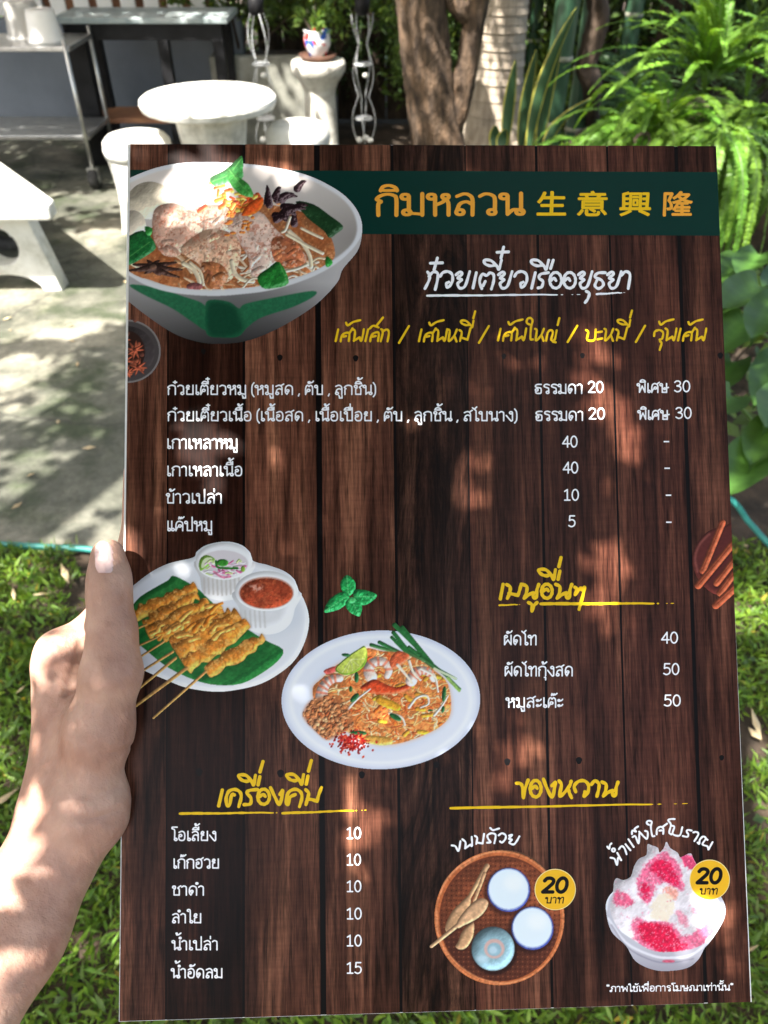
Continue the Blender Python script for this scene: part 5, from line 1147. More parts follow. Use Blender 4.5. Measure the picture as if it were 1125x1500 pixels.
    for (a, b, w0) in rows:
        a = np.array(a, float); b = np.array(b, float); d = b-a; nrm = np.array([-d[1], d[0]])/np.linalg.norm(d); n = 14; P1 = []; P2 = []
        for i in range(n+1):
            q = i/n; w_ = w0*1.25/2*(.62+.38*math.sin(PI*min(1, q*.85+.12)))*(1+R2.normal(0, .16)); c = a+d*q+nrm*R2.normal(0, 4); P1.append(c+nrm*w_); P2.append(c-nrm*w_)
        m = p.poly(P1+P2[::-1], n=4); p.fill(p.soft(m, 8)*.6*(lf+plate > 0), (110, 62, 20), .7, False); p.blob(m, (246, 156, 60), 20, .9, .45, 60, edge=.22, hi=.12)
        p.fill(m*(p.noise(26) > .60), (246, 188, 104), .6, False); p.fill(m*(p.noise(20) > .66), (206, 112, 42), .45, False); p.fill(m*(p.noise(9) > .70), (250, 214, 150), .5, False)
        for q in (.25, .5, .78):
            c = a+d*(q+R2.normal(0, .04)); L = 30; p.fill(p.soft(p.line([c-nrm*w0*.4, c+d/np.linalg.norm(d)*R2.uniform(8, 26), c+nrm*w0*.4], 6), 2)*m, (176, 92, 34), .65, False)
    for _ in range(26):
        x, y = R2.uniform(120, 570), 0; y = 575-(x-120)*.2+R2.normal(0, 38); a = R2.uniform(-.9, .1); L = R2.uniform(40, 90)
        m = p.line([(x, y), (x+L*.5*math.cos(a)+R2.normal(0, 8), y+L*.5*math.sin(a)-8), (x+L*math.cos(a), y+L*math.sin(a))], R2.uniform(22, 36), 14); p.fill(p.soft(m, 5)*.5, (176, 92, 34), .6, False); p.blob(m, (250, 172, 80) if R2.random() < .6 else (232, 134, 44), 10, 1.0, .3, 24, cover=False, hi=.15)
    for a, b, w0 in [((455, 765), (168, 1018), 15), ((350, 745), (40, 975), 20), ((290, 690), (60, 880), 17), ((275, 655), (60, 790), 15), ((225, 600), (0, 745), 13), ((190, 575), (-60, 690), 12), ((130, 505), (-60, 590), 12)]: p.blob(p.line([a, b], w0, w0*.8, False), (210, 154, 88), 5, .9, .25, 20)
    p.build('satay_plate_picture', .00030, 'printed photograph of satay skewers on a banana leaf with two white dip cups')
pic_satay()

def pic_mint():
    p = Pic(470, 838, 556, 908, (400, 820), 3.516)
    for pts, v in (([(380, 78), (420, 110), (424, 150), (395, 185), (360, 165), (346, 120)], [(380, 82), (388, 175)]), ([(262, 268), (290, 205), (345, 168), (385, 172), (390, 210), (350, 250), (300, 268)], [(270, 262), (380, 190)]), ([(536, 186), (490, 160), (430, 152), (412, 175), (430, 222), (480, 232)], [(530, 188), (420, 190)]), ([(440, 292), (395, 270), (372, 235), (385, 205), (430, 200), (458, 240), (452, 280)], [(442, 285), (408, 215)])):
        m = p.poly(pts, n=4); p.blob(m, (48, 176, 92), 10, 1.1, .8, 16, edge=.3, hi=.15); p.fill(p.line(v, 5), (120, 220, 140), .8)
        a, b = np.array(v[0], float), np.array(v[1], float); d = b-a; nn = np.array([-d[1], d[0]])*.22
        for q in (.25, .45, .65, .85):
            for s_ in (1, -1): p.fill(p.line([a+d*q, a+d*(q-.16)+nn*s_], 3)*m, (24, 130, 62), .7)
    p.blob(p.ell(405, 208, 20, 16), (90, 210, 120), 6, 1, .5, 9); p.build('mint_picture', .00030, 'printed sprig of bright green mint leaves')
pic_mint()

def pic_padthai():
    p = Pic(406, 908, 710, 1134, (400, 820), 3.516)
    pl_ = p.ell(555, 721, 511, 357, -.02); p.fill(pl_, (236, 240, 250)); u, v = p.U, p.V
    e = ((u-555)/511)**2+((v-721)/357)**2; p.fill(pl_*np.clip((e-.90)/.1, 0, 1), (206, 212, 232), .8); p.fill(pl_*np.exp(-((e-.5)/.08)**2), (222, 230, 246), .6)
    p.fill(pl_*np.exp(-((e-.82)/.05)**2), (250, 252, 255), .8)
    for pts, w0 in [([(505, 438), (640, 480), (800, 540), (940, 612)], 20), ([(548, 425), (660, 480), (830, 560)], 20), ([(620, 375), (700, 470), (780, 520)], 22), ([(612, 400), (690, 480), (760, 520)], 18), ([(625, 335), (720, 430), (805, 530)], 24), ([(665, 350), (740, 440), (820, 535)], 24), ([(700, 450), (860, 570), (962, 665)], 18), ([(760, 500), (880, 580), (940, 610)], 14)]:
        p.blob(p.line(pts, w0, w0*.7), (44, 112, 56), 6, 1.2, .3, 20, hi=.2)
    p.fill(p.line([(830, 560), (940, 612)], 12), (214, 226, 190)); p.fill(p.line([(900, 610), (958, 672)], 16), (150, 190, 100))
    mass = p.poly([(205, 660), (250, 612), (330, 540), (420, 500), (480, 455), (560, 470), (660, 480), (760, 520), (830, 570), (900, 640), (915, 780), (870, 850), (770, 905), (620, 950), (480, 940), (410, 900), (300, 840), (220, 740)])
    p.fill(p.soft(mass, 14)*pl_, (228, 170, 130), .8); p.blob(mass, (232, 138, 74), 60, .5, .5, 40)
    for _ in range(420):
        x, y = R2.uniform(330, 920), R2.uniform(480, 945)
        if not p.poly([(x-3, y-3), (x+3, y-3), (x+3, y+3), (x-3, y+3)], False).max(): pass
        a = R2.uniform(0, 6.3); L = R2.uniform(30, 110); cu = R2.uniform(-1.5, 1.5); P_ = [(x, y)]
        for k in range(4): P_.append((P_[-1][0]+L/4*math.cos(a), P_[-1][1]+L/4*math.sin(a)*.75)); a += cu*.6
        c = [(246, 186, 120), (238, 128, 62), (255, 218, 168), (226, 104, 48), (250, 160, 84), (205, 90, 40)][R2.choice(6, p=[.25, .2, .2, .12, .15, .08])]
        p.blob(p.line(P_, R2.uniform(5, 10))*mass, c, 4, .9, .1, 20)
    for _ in range(22):
        x, y = R2.uniform(420, 880), R2.uniform(560, 900); a = R2.uniform(0, 3); L = R2.uniform(30, 60); p.blob(p.line([(x, y), (x+L*math.cos(a), y+L*math.sin(a)*.6)], 22)*mass, [(245, 190, 60), (240, 120, 50), (250, 170, 60)][R2.integers(3)], 7, 1, .4, 12, edge=.3)
    def shrimp(c, r, a0, a1, col=(248, 222, 208), w0=60):
        pts = [(c[0]+r[0]*math.cos(a), c[1]+r[1]*math.sin(a)) for a in np.linspace(a0, a1, 9)]
        m = p.line(pts, w0, w0*.55); p.fill(p.soft(m, 6), (170, 80, 40), .5, False); p.blob(m, col, 16, 1.1, .25, 24, edge=.2, hi=.5)
        for a in np.linspace(a0, a1, 7)[1:-1]: p.fill(p.soft(p.line([(c[0]+(r[0]-w0*.4)*math.cos(a), c[1]+(r[1]-w0*.4)*math.sin(a)), (c[0]+(r[0]+w0*.5)*math.cos(a), c[1]+(r[1]+w0*.5)*math.sin(a))], 12), 3)*m, (240, 120, 84), .75, False)
    shrimp((545, 570), (52, 48), 2.4, 6.9); p.blob(p.poly([(455, 650), (520, 615), (580, 640), (640, 655), (720, 630), (700, 670), (610, 692), (520, 690), (460, 670)]), (240, 84, 40), 12, 1.1, .4, 16, hi=.2)
    shrimp((770, 640), (60, 70), 3.4, 5.9); shrimp((330, 700), (80, 90), 3.0, 4.9, w0=66); p.blob(p.poly([(262, 570), (320, 548), (322, 575), (280, 590)]), (236, 100, 90), 6, 1, .3, 9)
    p.blob(p.poly([(600, 520), (640, 470), (700, 490), (690, 520), (620, 560)]), (238, 110, 66), 9, 1, .4, 12, hi=.2)
    p.blob(p.poly([(320, 562), (380, 500), (440, 460), (472, 444), (486, 490), (470, 545), (420, 582), (365, 592)]), (120, 160, 50), 8, .8, .2, 12); lm = p.poly([(328, 560), (385, 505), (470, 450), (480, 490), (462, 538), (418, 574), (366, 584)]); p.fill(lm, (204, 218, 96))
    for k in range(5): p.fill(p.line([(402, 512), (350+k*30, 590-k*k*5)], 3)*lm, (236, 240, 170), .9)
    for pts in ([(380, 775), (430, 720), (500, 665)], [(700, 520), (722, 580), (760, 620)], [(640, 540), (690, 600), (720, 640)], [(830, 800), (870, 750), (900, 700)], [(600, 790), (660, 810), (680, 850)], [(760, 560), (830, 600), (850, 680)], [(700, 760), (740, 710), (790, 700), (800, 740), (760, 760)]):
        p.blob(p.line(pts, 15, 9), (252, 236, 214), 5, 1, .1, 12, hi=.4)
    for c, r, a in [((225, 740), (14, 16), 0), ((880, 690), (11, 40), .1), ((875, 770), (9, 18), .2), ((440, 890), (44, 12), .1), ((630, 810), (34, 14), .5), ((420, 710), (30, 14), -.8), ((430, 605), (12, 28), 0), ((400, 665), (9, 16), 0), ((375, 490), (22, 9), .1), ((810, 775), (14, 5), 0)]:
        p.blob(p.ell(c[0], c[1], r[0], r[1], a), (34, 96, 46), 6, 1.1, .3, 12, hi=.2)
    p.blob(p.poly([(480, 905), (600, 915), (612, 945), (560, 955), (485, 940)]), (240, 178, 80), 8, 1, .4, 12, hi=.2); p.blob(p.poly([(530, 712), (560, 705), (650, 745), (645, 778), (590, 762), (535, 735)]), (246, 176, 50), 8, 1, .3, 12)
    pm = p.poly([(155, 790), (190, 730), (270, 700), (350, 710), (400, 790), (410, 850), (340, 900), (280, 925), (230, 890), (170, 830)]); p.fill(p.soft(pm, 8), (190, 112, 66), .9)
    for _ in range(240):
        x, y = R2.normal(285, 62), R2.normal(812, 52); p.blob(p.ell(x, y, R2.uniform(7, 17), R2.uniform(6, 12), R2.uniform(0, 3))*(p.soft(pm, 6) > .3), [(206, 128, 78), (222, 150, 100), (180, 96, 54), (236, 180, 130)][R2.choice(4, p=[.4, .3, .2, .1])], 5, 1.2, .2, 8, edge=.3)
    for _ in range(260):
        x, y = R2.normal(398, 42), R2.normal(940, 24); p.fill(p.ell(x, y, R2.uniform(3, 9), R2.uniform(3, 7), R2.uniform(0, 3)), [(196, 34, 30), (150, 20, 20), (226, 80, 50), (120, 14, 14)][R2.integers(4)])
    p.build('fried_noodle_picture', .00030, 'printed photograph of shrimp fried noodles with lime on an oval white plate')
pic_padthai()

def pic_basket():
    p = Pic(626, 1240, 832, 1446, (600, 1110), 4.018)
    u, v = p.U, p.V
    p.fill(p.ell(528, 941, 382, 396), (196, 108, 62)); e = ((u-528)/382)**2+((v-941)/396)**2
    p.fill(p.cov*np.exp(-((e-.96)/.02)**2), (226, 150, 100), .8); p.fill(p.ell(530, 945, 356, 370), (110, 56, 36)); inn = p.ell(532, 948, 350, 362)
    p.blob(inn, (150, 80, 50), 60, .6, .4, 120); p.fill(inn*np.clip((420-v)/160+(900-u)/900*.4, 0, 1), (206, 104, 60), .7)
    p.fill(inn*np.clip((v-880)/200, 0, 1), (62, 34, 28), .75)
    a_ = (u+v)*.707; b_ = (u-v)*.707; wv = (np.sin(a_/6.5)*np.sin(b_/6.5)); p.fill(inn*(wv > .72), (66, 30, 24), .75); p.fill(inn*(wv < -.8), (214, 126, 84), .35)
    for k in range(40):
        a = k/40*2*PI; p.fill(p.line([(528+358*math.cos(a), 941+370*math.sin(a)), (528+384*math.cos(a+.02), 941+398*math.sin(a+.02))], 4), (110, 52, 30), .6 if k % 4 == 0 else .2)
    for k, pts in enumerate([[(300, 650), (450, 560), (600, 548), (720, 590), (800, 660)], [(180, 800), (210, 720), (290, 640), (400, 575)], [(160, 900), (175, 1060), (260, 1190), (400, 1290), (560, 1325), (700, 1290)]]): p.fill(p.soft(p.line(pts, 8), 2), (244, 178, 130), .5)
    for c, r in (((582, 775), 126), ((722, 1001), 124)):
        p.fill(p.soft(p.ell(c[0]-8, c[1]+12, r+14, r+14), 8)*inn, (40, 22, 20), .6); p.blob(p.ell(c[0], c[1], r, r*1.03), (62, 76, 150), 10, .6, .1, 20); p.fill(p.ell(c[0], c[1]-2, r-7, (r-7)*1.03), (170, 190, 226)); p.fill(p.ell(c[0], c[1]-3, r-12, (r-13)*1.02), (226, 240, 248)); p.fill(p.soft(p.ell(c[0]+30, c[1]-40, 60, 50), 20)*p.ell(c[0], c[1], r-12, r-12), (244, 250, 250), .7)
    c = (490, 1122); p.fill(p.soft(p.ell(c[0]+6, c[1]+14, 138, 140), 8)*inn, (30, 18, 18), .7); p.blob(p.ell(c[0], c[1], 127, 130), (146, 182, 194), 30, 1.2, .1, 30, edge=.25); p.fill(p.soft(p.ell(430, 1180, 36, 24), 12), (210, 236, 246), .7)
    p.fill(p.soft(p.ell(c[0]+8, c[1], 60, 58), 3), (212, 176, 168)); p.fill(p.soft(p.ell(c[0]+8, c[1]+4, 42, 40), 3), (150, 186, 200)); p.fill(p.soft(p.ell(c[0], c[1]+8, 24, 22), 5), (186, 214, 226))
    def spoon(pts, w1, w2, bowl=None, c=(206, 160, 118)):
        m = p.line(pts, w1, w2)
        if bowl: m = np.maximum(m, p.poly(bowl))
        p.fill(p.soft(np.roll(m, 6, 0), 6)*inn, (50, 24, 18), .5, False); p.blob(m, c, 12, .9, .15, 40)
    spoon([(455, 635), (400, 730), (345, 830)], 30, 22, [(345, 810), (300, 850), (245, 910), (208, 1000), (240, 1030), (300, 970), (345, 890), (360, 840)]); spoon([(440, 680), (410, 760), (380, 840)], 22, 18, [(372, 960), (310, 1020), (285, 1080), (270, 1110), (300, 1128), (340, 1110), (375, 1040)])
    spoon([(128, 1108), (200, 1050), (300, 970)], 20, 26, [(280, 960), (340, 880), (400, 830), (440, 828), (462, 855), (440, 905), (390, 950), (320, 985), (285, 1000)], (212, 168, 128))
    p.build('dessert_tray_picture', .00030, 'printed photograph of a round bamboo tray with coconut cups and wooden spoons')
pic_basket()

def pic_ice():
    p = Pic(884, 1228, 1070, 1426, (860, 1180), 4.245); u, v = p.U, p.V
    cup = p.poly([(116, 650), (128, 575), (190, 510), (300, 460), (600, 450), (760, 500), (840, 580), (859, 660), (830, 745), (760, 850), (728, 885), (690, 955), (620, 1008), (500, 1027), (400, 1016), (300, 965), (240, 870), (150, 780)])
    p.fill(cup, (196, 196, 208)); p.fill(cup*np.clip((v-880)/150, 0, 1), (150, 148, 160), .8); p.fill(p.soft(p.line([(130, 700), (240, 850), (400, 930), (520, 945), (650, 925), (760, 830), (850, 700)], 16), 3)*cup, (232, 232, 240), .9); p.fill(p.soft(p.line([(150, 740), (250, 880), (400, 960), (520, 975), (660, 950)], 8), 2)*cup, (128, 124, 140), .6)
    p.fill(p.soft(p.line([(118, 650), (140, 560), (220, 500)], 12), 3)*cup, (235, 238, 245), .9)
    mound = p.poly([(140, 640), (160, 540), (165, 480), (182, 450), (225, 462), (270, 440), (290, 380), (320, 330), (368, 305), (372, 240), (400, 246), (440, 262), (448, 292), (476, 262), (492, 222), (515, 262), (562, 292), (580, 320), (640, 294), (660, 330), (690, 380), (760, 480), (820, 600), (846, 660), (800, 770), (720, 860), (600, 900), (420, 905), (280, 830), (190, 760)], n=3)
    mound = mound*(p.soft(mound, 6)+(p.noise(18)-.5)*.5 > .4)
    p.blob(mound, (240, 234, 240), 34, .6, .35, 70)
    def red(pts, col=(226, 28, 78), a=.95, th=.45):
        m = p.soft(p.poly(pts), 10); f = np.clip((p.soft(m, 16)+(p.noise(34)-.5)*.9+(p.noise(9)-.5)*.7-th+.05)*2.6, 0, 1)*mound; p.fill(f, col, a, False)
    red([(340, 400), (390, 330), (470, 290), (540, 330), (590, 430), (600, 540), (540, 500), (440, 480), (400, 590), (350, 600), (310, 500)], (238, 100, 140), .9, .35)
    red([(380, 390), (430, 340), (500, 340), (560, 440), (580, 520), (500, 480), (430, 430)]); red([(340, 480), (390, 500), (390, 590), (345, 585)]); red([(165, 560), (210, 510), (270, 560), (290, 620), (230, 640), (180, 620)], (236, 90, 130), .9); red([(580, 330), (640, 300), (690, 380), (640, 400)], (232, 60, 110), .9, .4)
    red([(290, 690), (380, 730), (520, 725), (600, 820), (760, 720), (810, 750), (720, 860), (600, 905), (420, 905), (300, 830)], (236, 96, 136), .85, .3); red([(330, 730), (500, 740), (570, 830), (640, 880), (580, 905), (430, 900), (330, 810)], (222, 26, 70), .95, .4); red([(560, 640), (640, 720), (620, 780), (560, 700)], (240, 140, 165), .8); red([(620, 620), (700, 640), (820, 760), (700, 700)], (244, 150, 175), .8)
    red([(470, 500), (540, 500), (560, 590), (480, 560)], (240, 150, 130), .8); red([(420, 560), (540, 560), (520, 700), (400, 700)], (246, 232, 205), .8); red([(480, 955), (530, 958), (500, 975)], (225, 60, 90), .8)
    p.fill(mound*(p.noise(9) > .66), (255, 250, 252), .4, False); p.fill(p.soft(p.ell(505, 966, 40, 9), 3)*cup, (222, 70, 100), .8, False)
    p.build('shaved_ice_picture', .00030, 'printed photograph of shaved ice with red syrup in a clear plastic cup')
pic_ice()

def pic_cinnamon():
    p = Pic(1006, 756, 1086, 896, (720, 530), 2.778)
    d = p.poly([(990, 672), (940, 672), (880, 690), (835, 740), (816, 800), (828, 860), (860, 910), (910, 946), (960, 930), (1010, 900)]); p.blob(d, (112, 52, 44), 10, .9, .15, 40); p.fill(p.soft(p.poly([(1000, 684), (940, 684), (885, 702), (845, 748), (828, 802), (840, 856), (870, 898), (912, 930), (1010, 880)]), 3), (84, 38, 36), .8); p.fill(p.soft(p.line([(885, 700), (845, 745), (828, 800), (838, 855)], 8), 3), (158, 92, 82), .7)
    for a, b, w0 in [((938, 655), (858, 850), 27), ((1000, 790), (915, 900), 28), ((1010, 830), (928, 940), 28), ((985, 735), (840, 910), 30), ((1010, 900), (912, 990), 32)]:
        a = np.array(a, float); b = np.array(b, float); m = p.line([a, b], w0, None, False); p.fill(p.soft(np.roll(m, 5, 0), 4)*(p.cov > 0), (40, 14, 12), .7, False); p.blob(m, (184, 92, 60), 6, 1.3, .3, 20)
        n = np.array([-(b-a)[1], (b-a)[0]]); n = n/np.linalg.norm(n); p.fill(p.line([a+n*1, b+n*1], 2.5, None, False), (100, 40, 26), .8); p.fill(p.line([a-n*w0*.25, b-n*w0*.25], 3, None, False), (226, 146, 104), .6)
    p.build('cinnamon_picture', .00030, 'printed cinnamon sticks on a brown dish at the right edge of the menu')
pic_cinnamon()

for cx, cy, r, n0, n1, yn, u0, u1, yu in ((813, 1302.5, 30.2, 792, 835, 1309, 797, 825, 1323), (1039, 1288.3, 29.6, 1018, 1060, 1295.5, 1023, 1050, 1310)):
    a = np.linspace(0, 2*PI, 49)[:-1]
    flat('badge_outline', list(zip(cx+r*np.cos(a), cy+r*np.sin(a))), .00038, M['print_cream'])
    flat('price_badge', list(zip(cx+(r-1)*np.cos(a), cy+(r-1)*np.sin(a))), .00044, M['print_badge'])
    text('20', n0, n1-4, yn, 22.5, M['print_black'], 5.4, .00050, slant=.13, name='printed_price')
    text('บาท', u0, u1, yu, 10, M['print_black'], 1.7, .00050, slant=.12, res=.35)

# ------------------------------------------------------------ the person's hand and forearm (lengths in mm, camera-aligned axes, then placed in the world)
def J(u, v, d, r): return np.array([(u-CX)/F*d, -(v-CY)/F*d, -d, r*d/F])
def card_depth(u, v):
    q = card_local(np.array([float(u)]), np.array([float(v)]))[0]; P = c_c+c_r*q[0]+c_u*q[1]-CAM; return float(P@FW)*1000
class SDF:
    def __init__(s, lo, hi, h):
        s.lo = np.array(lo, float); s.h = h; n = np.ceil((np.array(hi)-lo)/h).astype(int)+1; s.n = n
        ax = [lo[k]+np.arange(n[k])*h for k in range(3)]; s.P = np.meshgrid(*ax, indexing='ij'); s.D = np.full(n, 1e3)
    def cap(s, a, b, k=6.0, sub=False, flat_=None):
        x, y, z = s.P; ax_, bx = a[:3], b[:3]; d = bx-ax_; L2 = d@d+1e-9
        t = np.clip(((x-ax_[0])*d[0]+(y-ax_[1])*d[1]+(z-ax_[2])*d[2])/L2, 0, 1)
        q = np.sqrt((x-ax_[0]-t*d[0])**2+(y-ax_[1]-t*d[1])**2+(z-ax_[2]-t*d[2])**2)-(a[3]*(1-t)+b[3]*t)
        if sub: hh = np.clip(.5-.5*(s.D+q)/k, 0, 1); s.D = s.D*(1-hh)-q*hh+k*hh*(1-hh)
        else: hh = np.clip(.5+.5*(s.D-q)/k, 0, 1); s.D = s.D*(1-hh)+q*hh-k*hh*(1-hh)
    def chain(s, js, k=6.0):
        for a, b in zip(js[:-1], js[1:]): s.cap(a, b, k)
    def groove(s, pts, w, depth):
        best = np.full(s.D.shape, 1e3)
        for a, b in zip(pts[:-1], pts[1:]):
            x, y, z = s.P; d = b[:3]-a[:3]; L2 = d@d+1e-9; t = np.clip(((x-a[0])*d[0]+(y-a[1])*d[1]+(z-a[2])*d[2])/L2, 0, 1)
            best = np.minimum(best, np.sqrt((x-a[0]-t*d[0])**2+(y-a[1]-t*d[1])**2+(z-a[2]-t*d[2])**2))
        s.D = s.D+depth*np.exp(-(best/w)**2)
    def sample(s, Q):
        g = (np.asarray(Q)-s.lo)/s.h; i = np.clip(np.floor(g).astype(int), 0, s.n-2); f = g-i; r = 0
        for a in (0, 1):
            for b in (0, 1):
                for c in (0, 1):
                    r = r+s.D[i[..., 0]+a, i[..., 1]+b, i[..., 2]+c]*(f[..., 0] if a else 1-f[..., 0])*(f[..., 1] if b else 1-f[..., 1])*(f[..., 2] if c else 1-f[..., 2])
        return r
    def mesh(s):
        D = s.D; ins = D < 0; n = s.n
        c = np.zeros(tuple(n-1)+(3,)); cnt = np.zeros(tuple(n-1))
        def sl(o): return tuple(slice(o[k], n[k]-1+o[k]) for k in range(3))
        for ax in range(3):
            oth = [k for k in range(3) if k != ax]
            for p in (0, 1):
                for q in (0, 1):
                    o0 = [0, 0, 0]; o0[oth[0]] = p; o0[oth[1]] = q; o1 = list(o0); o1[ax] = 1
                    A_, B_ = D[sl(o0)], D[sl(o1)]; x = (A_ < 0) != (B_ < 0); t = np.where(x, A_/np.where(x, A_-B_, 1), 0)
                    cnt += x
                    for k in range(3): c[..., k] += np.where(x, (t if k == ax else o0[k]), 0)
        act = cnt > 0; idx = np.full(act.shape, -1); ii = np.argwhere(act); idx[act] = np.arange(len(ii))
        V = s.lo+(ii+c[act]/cnt[act][:, None])*s.h; Fq = []
        for ax in range(3):
            o1, o2 = [(1, 2), (2, 0), (0, 1)][ax]
            x = ins != np.roll(ins, -1, ax); e = np.argwhere(x); m = (e[:, ax] < n[ax]-1) & (e[:, o1] > 0) & (e[:, o2] > 0) & (e[:, o1] < n[o1]-1) & (e[:, o2] < n[o2]-1); e = e[m]
            def at(d1, d2): q = e.copy(); q[:, o1] += d1; q[:, o2] += d2; return idx[q[:, 0], q[:, 1], q[:, 2]]
            Q = np.stack([at(-1, -1), at(0, -1), at(0, 0), at(-1, 0)], 1); inside = ins[e[:, 0], e[:, 1], e[:, 2]]; Q[~inside] = Q[~inside][:, ::-1]; Fq.append(Q)
        Fq = np.concatenate(Fq); return V, Fq[(Fq >= 0).all(1)]
def make_person():
    S = SDF((-215, -285, -425), (-60, 25, -255), 1.1)
    W1 = J(122, 1185, 357, 50); W2 = J(100, 1178, 374, 54)
    # forearm
    S.cap(J(108, 1222, 360, 54), J(22, 1374, 340, 62), 14); S.cap(J(22, 1374, 340, 62), J(-110, 1590, 300, 84), 14)
    S.cap(J(82, 1215, 370, 54), J(2, 1362, 350, 62), 14)
    S.cap(W1, W2, 14)
    # palm
    S.cap(W2, J(92, 990, 386, 38), 11); S.cap(J(95, 1185, 385, 50), J(95, 1010, 400, 34), 12); S.cap(J(90, 1180, 395, 40), J(100, 1040, 415, 30), 12); S.cap(J(88, 1180, 400, 34), J(112, 1075, 425, 27), 12)
    # ball of the thumb and the thumb itself
    S.cap(J(130, 1180, 358, 38), J(144, 1070, 357, 42), 14); S.cap(J(146, 1070, 357, 42), J(163, 985, 354, 40), 12); S.cap(J(112, 1130, 372, 46), J(116, 1055, 374, 34), 14)
    S.cap(J(150, 1192, 360, 30), J(156, 1172, 360, 26), 10)
    S.cap(J(163, 985, 354, 40), J(163, 925, 354, 32), 8); S.cap(J(163, 925, 354, 32), J(160, 872, 354, 29.5), 8)
    S.cap(J(160, 872, 354, 29.5), J(160, 845, 355, 28), 5); S.cap(J(160, 845, 355, 28), J(158, 814, 357, 24.5), 5)
    # index finger: knuckle at the left, finger behind the card
    K1 = J(92, 962, 386, 34); S.cap(K1, J(100, 1012, 388, 37), 10)
    S.cap(K1, J(160, 905, 396, 29), 6); S.cap(J(160, 905, 396, 29), J(203, 800, 398, 25), 6); S.cap(J(203, 800, 398, 25), J(203, 692, 399, 21), 6)
    S.cap(J(86, 956, 384, 28), J(76, 974, 385, 20), 7)
    # middle, ring, little fingers curled behind the card
    for kn, a, b, c in ((J(100, 1010, 400, 33), J(190, 930, 408, 28), J(262, 872, 405, 24), J(300, 842, 402, 20)), (J(108, 1050, 414, 30), J(205, 1000, 418, 26), J(275, 960, 410, 23), J(306, 935, 406, 19)), (J(120, 1090, 424, 27), J(205, 1070, 424, 23), J(265, 1045, 414, 20), J(290, 1030, 410, 17))):
        S.cap(kn, a, 6); S.cap(a, b, 5); S.cap(b, c, 5)
    # tendon hollow and creases
    S.cap(J(120, 945, 352, 9), J(102, 1005, 352, 4), 4, True)
    for v, w0 in ((862, 18), (868, 22), (875, 23), (884, 20), (955, 18), (962, 16)): S.groove([J(160+w0*math.cos(a), v+3*math.sin(a*2), 354-24*math.sin(a)-1, 0) for a in np.linspace(0, PI, 9)], 1.0, .7)
    for (u0, v0, u1, v1) in ((150, 1105, 200, 1085), (118, 1165, 176, 1150), (110, 1200, 178, 1182), (135, 1245, 172, 1225)):
        S.groove([J(u0+(u1-u0)*q, v0+(v1-v0)*q+6*math.sin(q*3), 0, 0)*0+np.append(surf(S, u0+(u1-u0)*q, v0+(v1-v0)*q+6*math.sin(q*3)), 0) for q in np.linspace(0, 1, 6)], 1.1, .9)
    S.groove([J(122, 905, 0, 0)*0+np.append(surf(S, 122-q*22, 930+q*85), 0) for q in np.linspace(0, 1, 8)], 2.0, 1.6)
    S.groove([J(0, 0, 1, 0)*0+np.append(surf(S, 66+q*34, 935+q*14), 0) for q in np.linspace(0, 1, 5)], 1.0, .7)
    # clear the card
    x, y, z = S.P; n_ = np.array([c_n@RT, c_n@UP, c_n@-FW]); oc = (c_c-CAM); o_ = np.array([oc@RT, oc@UP, oc@-FW])*1000; r_ = np.array([c_r@RT, c_r@UP, c_r@-FW])
    dist = (x-o_[0])*n_[0]+(y-o_[1])*n_[1]+(z-o_[2])*n_[2]; lx = (x-o_[0])*r_[0]+(y-o_[1])*r_[1]+(z-o_[2])*r_[2]
    slab = np.maximum(np.abs(dist+.9)-1.75, -(lx+148.9)); S.D = np.maximum(S.D, -slab)
    V, Fq = S.mesh()
    def W(P): P = np.asarray(P)/1000; return CAM+P[..., 0:1]*RT+P[..., 1:2]*UP+P[..., 2:3]*-FW
    V = W(V); base = V.mean(0)
    t = empty('person', base, 'bare left forearm and hand holding the menu by its left edge, thumb on the front', 'person')
    o = rawmesh('hand', V-base, Fq, 4, M['skin'], t, smooth=True)
    sm = o.modifiers.new('smooth', 'SMOOTH'); sm.factor = .5; sm.iterations = 2
    # thumb nail, following the thumb
    nu, nv = 12, 16; P = []; 
    for j in range(nv+1):
        q = j/nv; v_ = 794+q*45; hw_ = 14.5*math.sqrt(max(0, 1-max(0, (.30-q)/.34)**2))*(1 if q < .75 else math.sqrt(max(.25, 1-((q-.75)/.33)**2)))
        for i in range(nu+1):
            k = (i/nu*2-1); sp = surf(S, 152+(q*1.5)+hw_*k, v_); P.append(sp+np.array([0, 0, .55+.55*(1-k*k)-.7*(abs(k) == 1)]))
    Vn = W(np.array(P))-base; Fn = [(j*(nu+1)+i, (j+1)*(nu+1)+i, (j+1)*(nu+1)+i+1, j*(nu+1)+i+1) for j in range(nv) for i in range(nu)]
    nl = MB().add(Vn, Fn).build('thumb_nail', M['nail'], t, smooth=True)
def surf(S, u, v):
    d = np.arange(300, 420, .6); Q = np.stack([(u-CX)/F*d, -(v-CY)/F*d, -d], 1); s_ = S.sample(Q); k = np.argmax(s_ < 0); return Q[k]
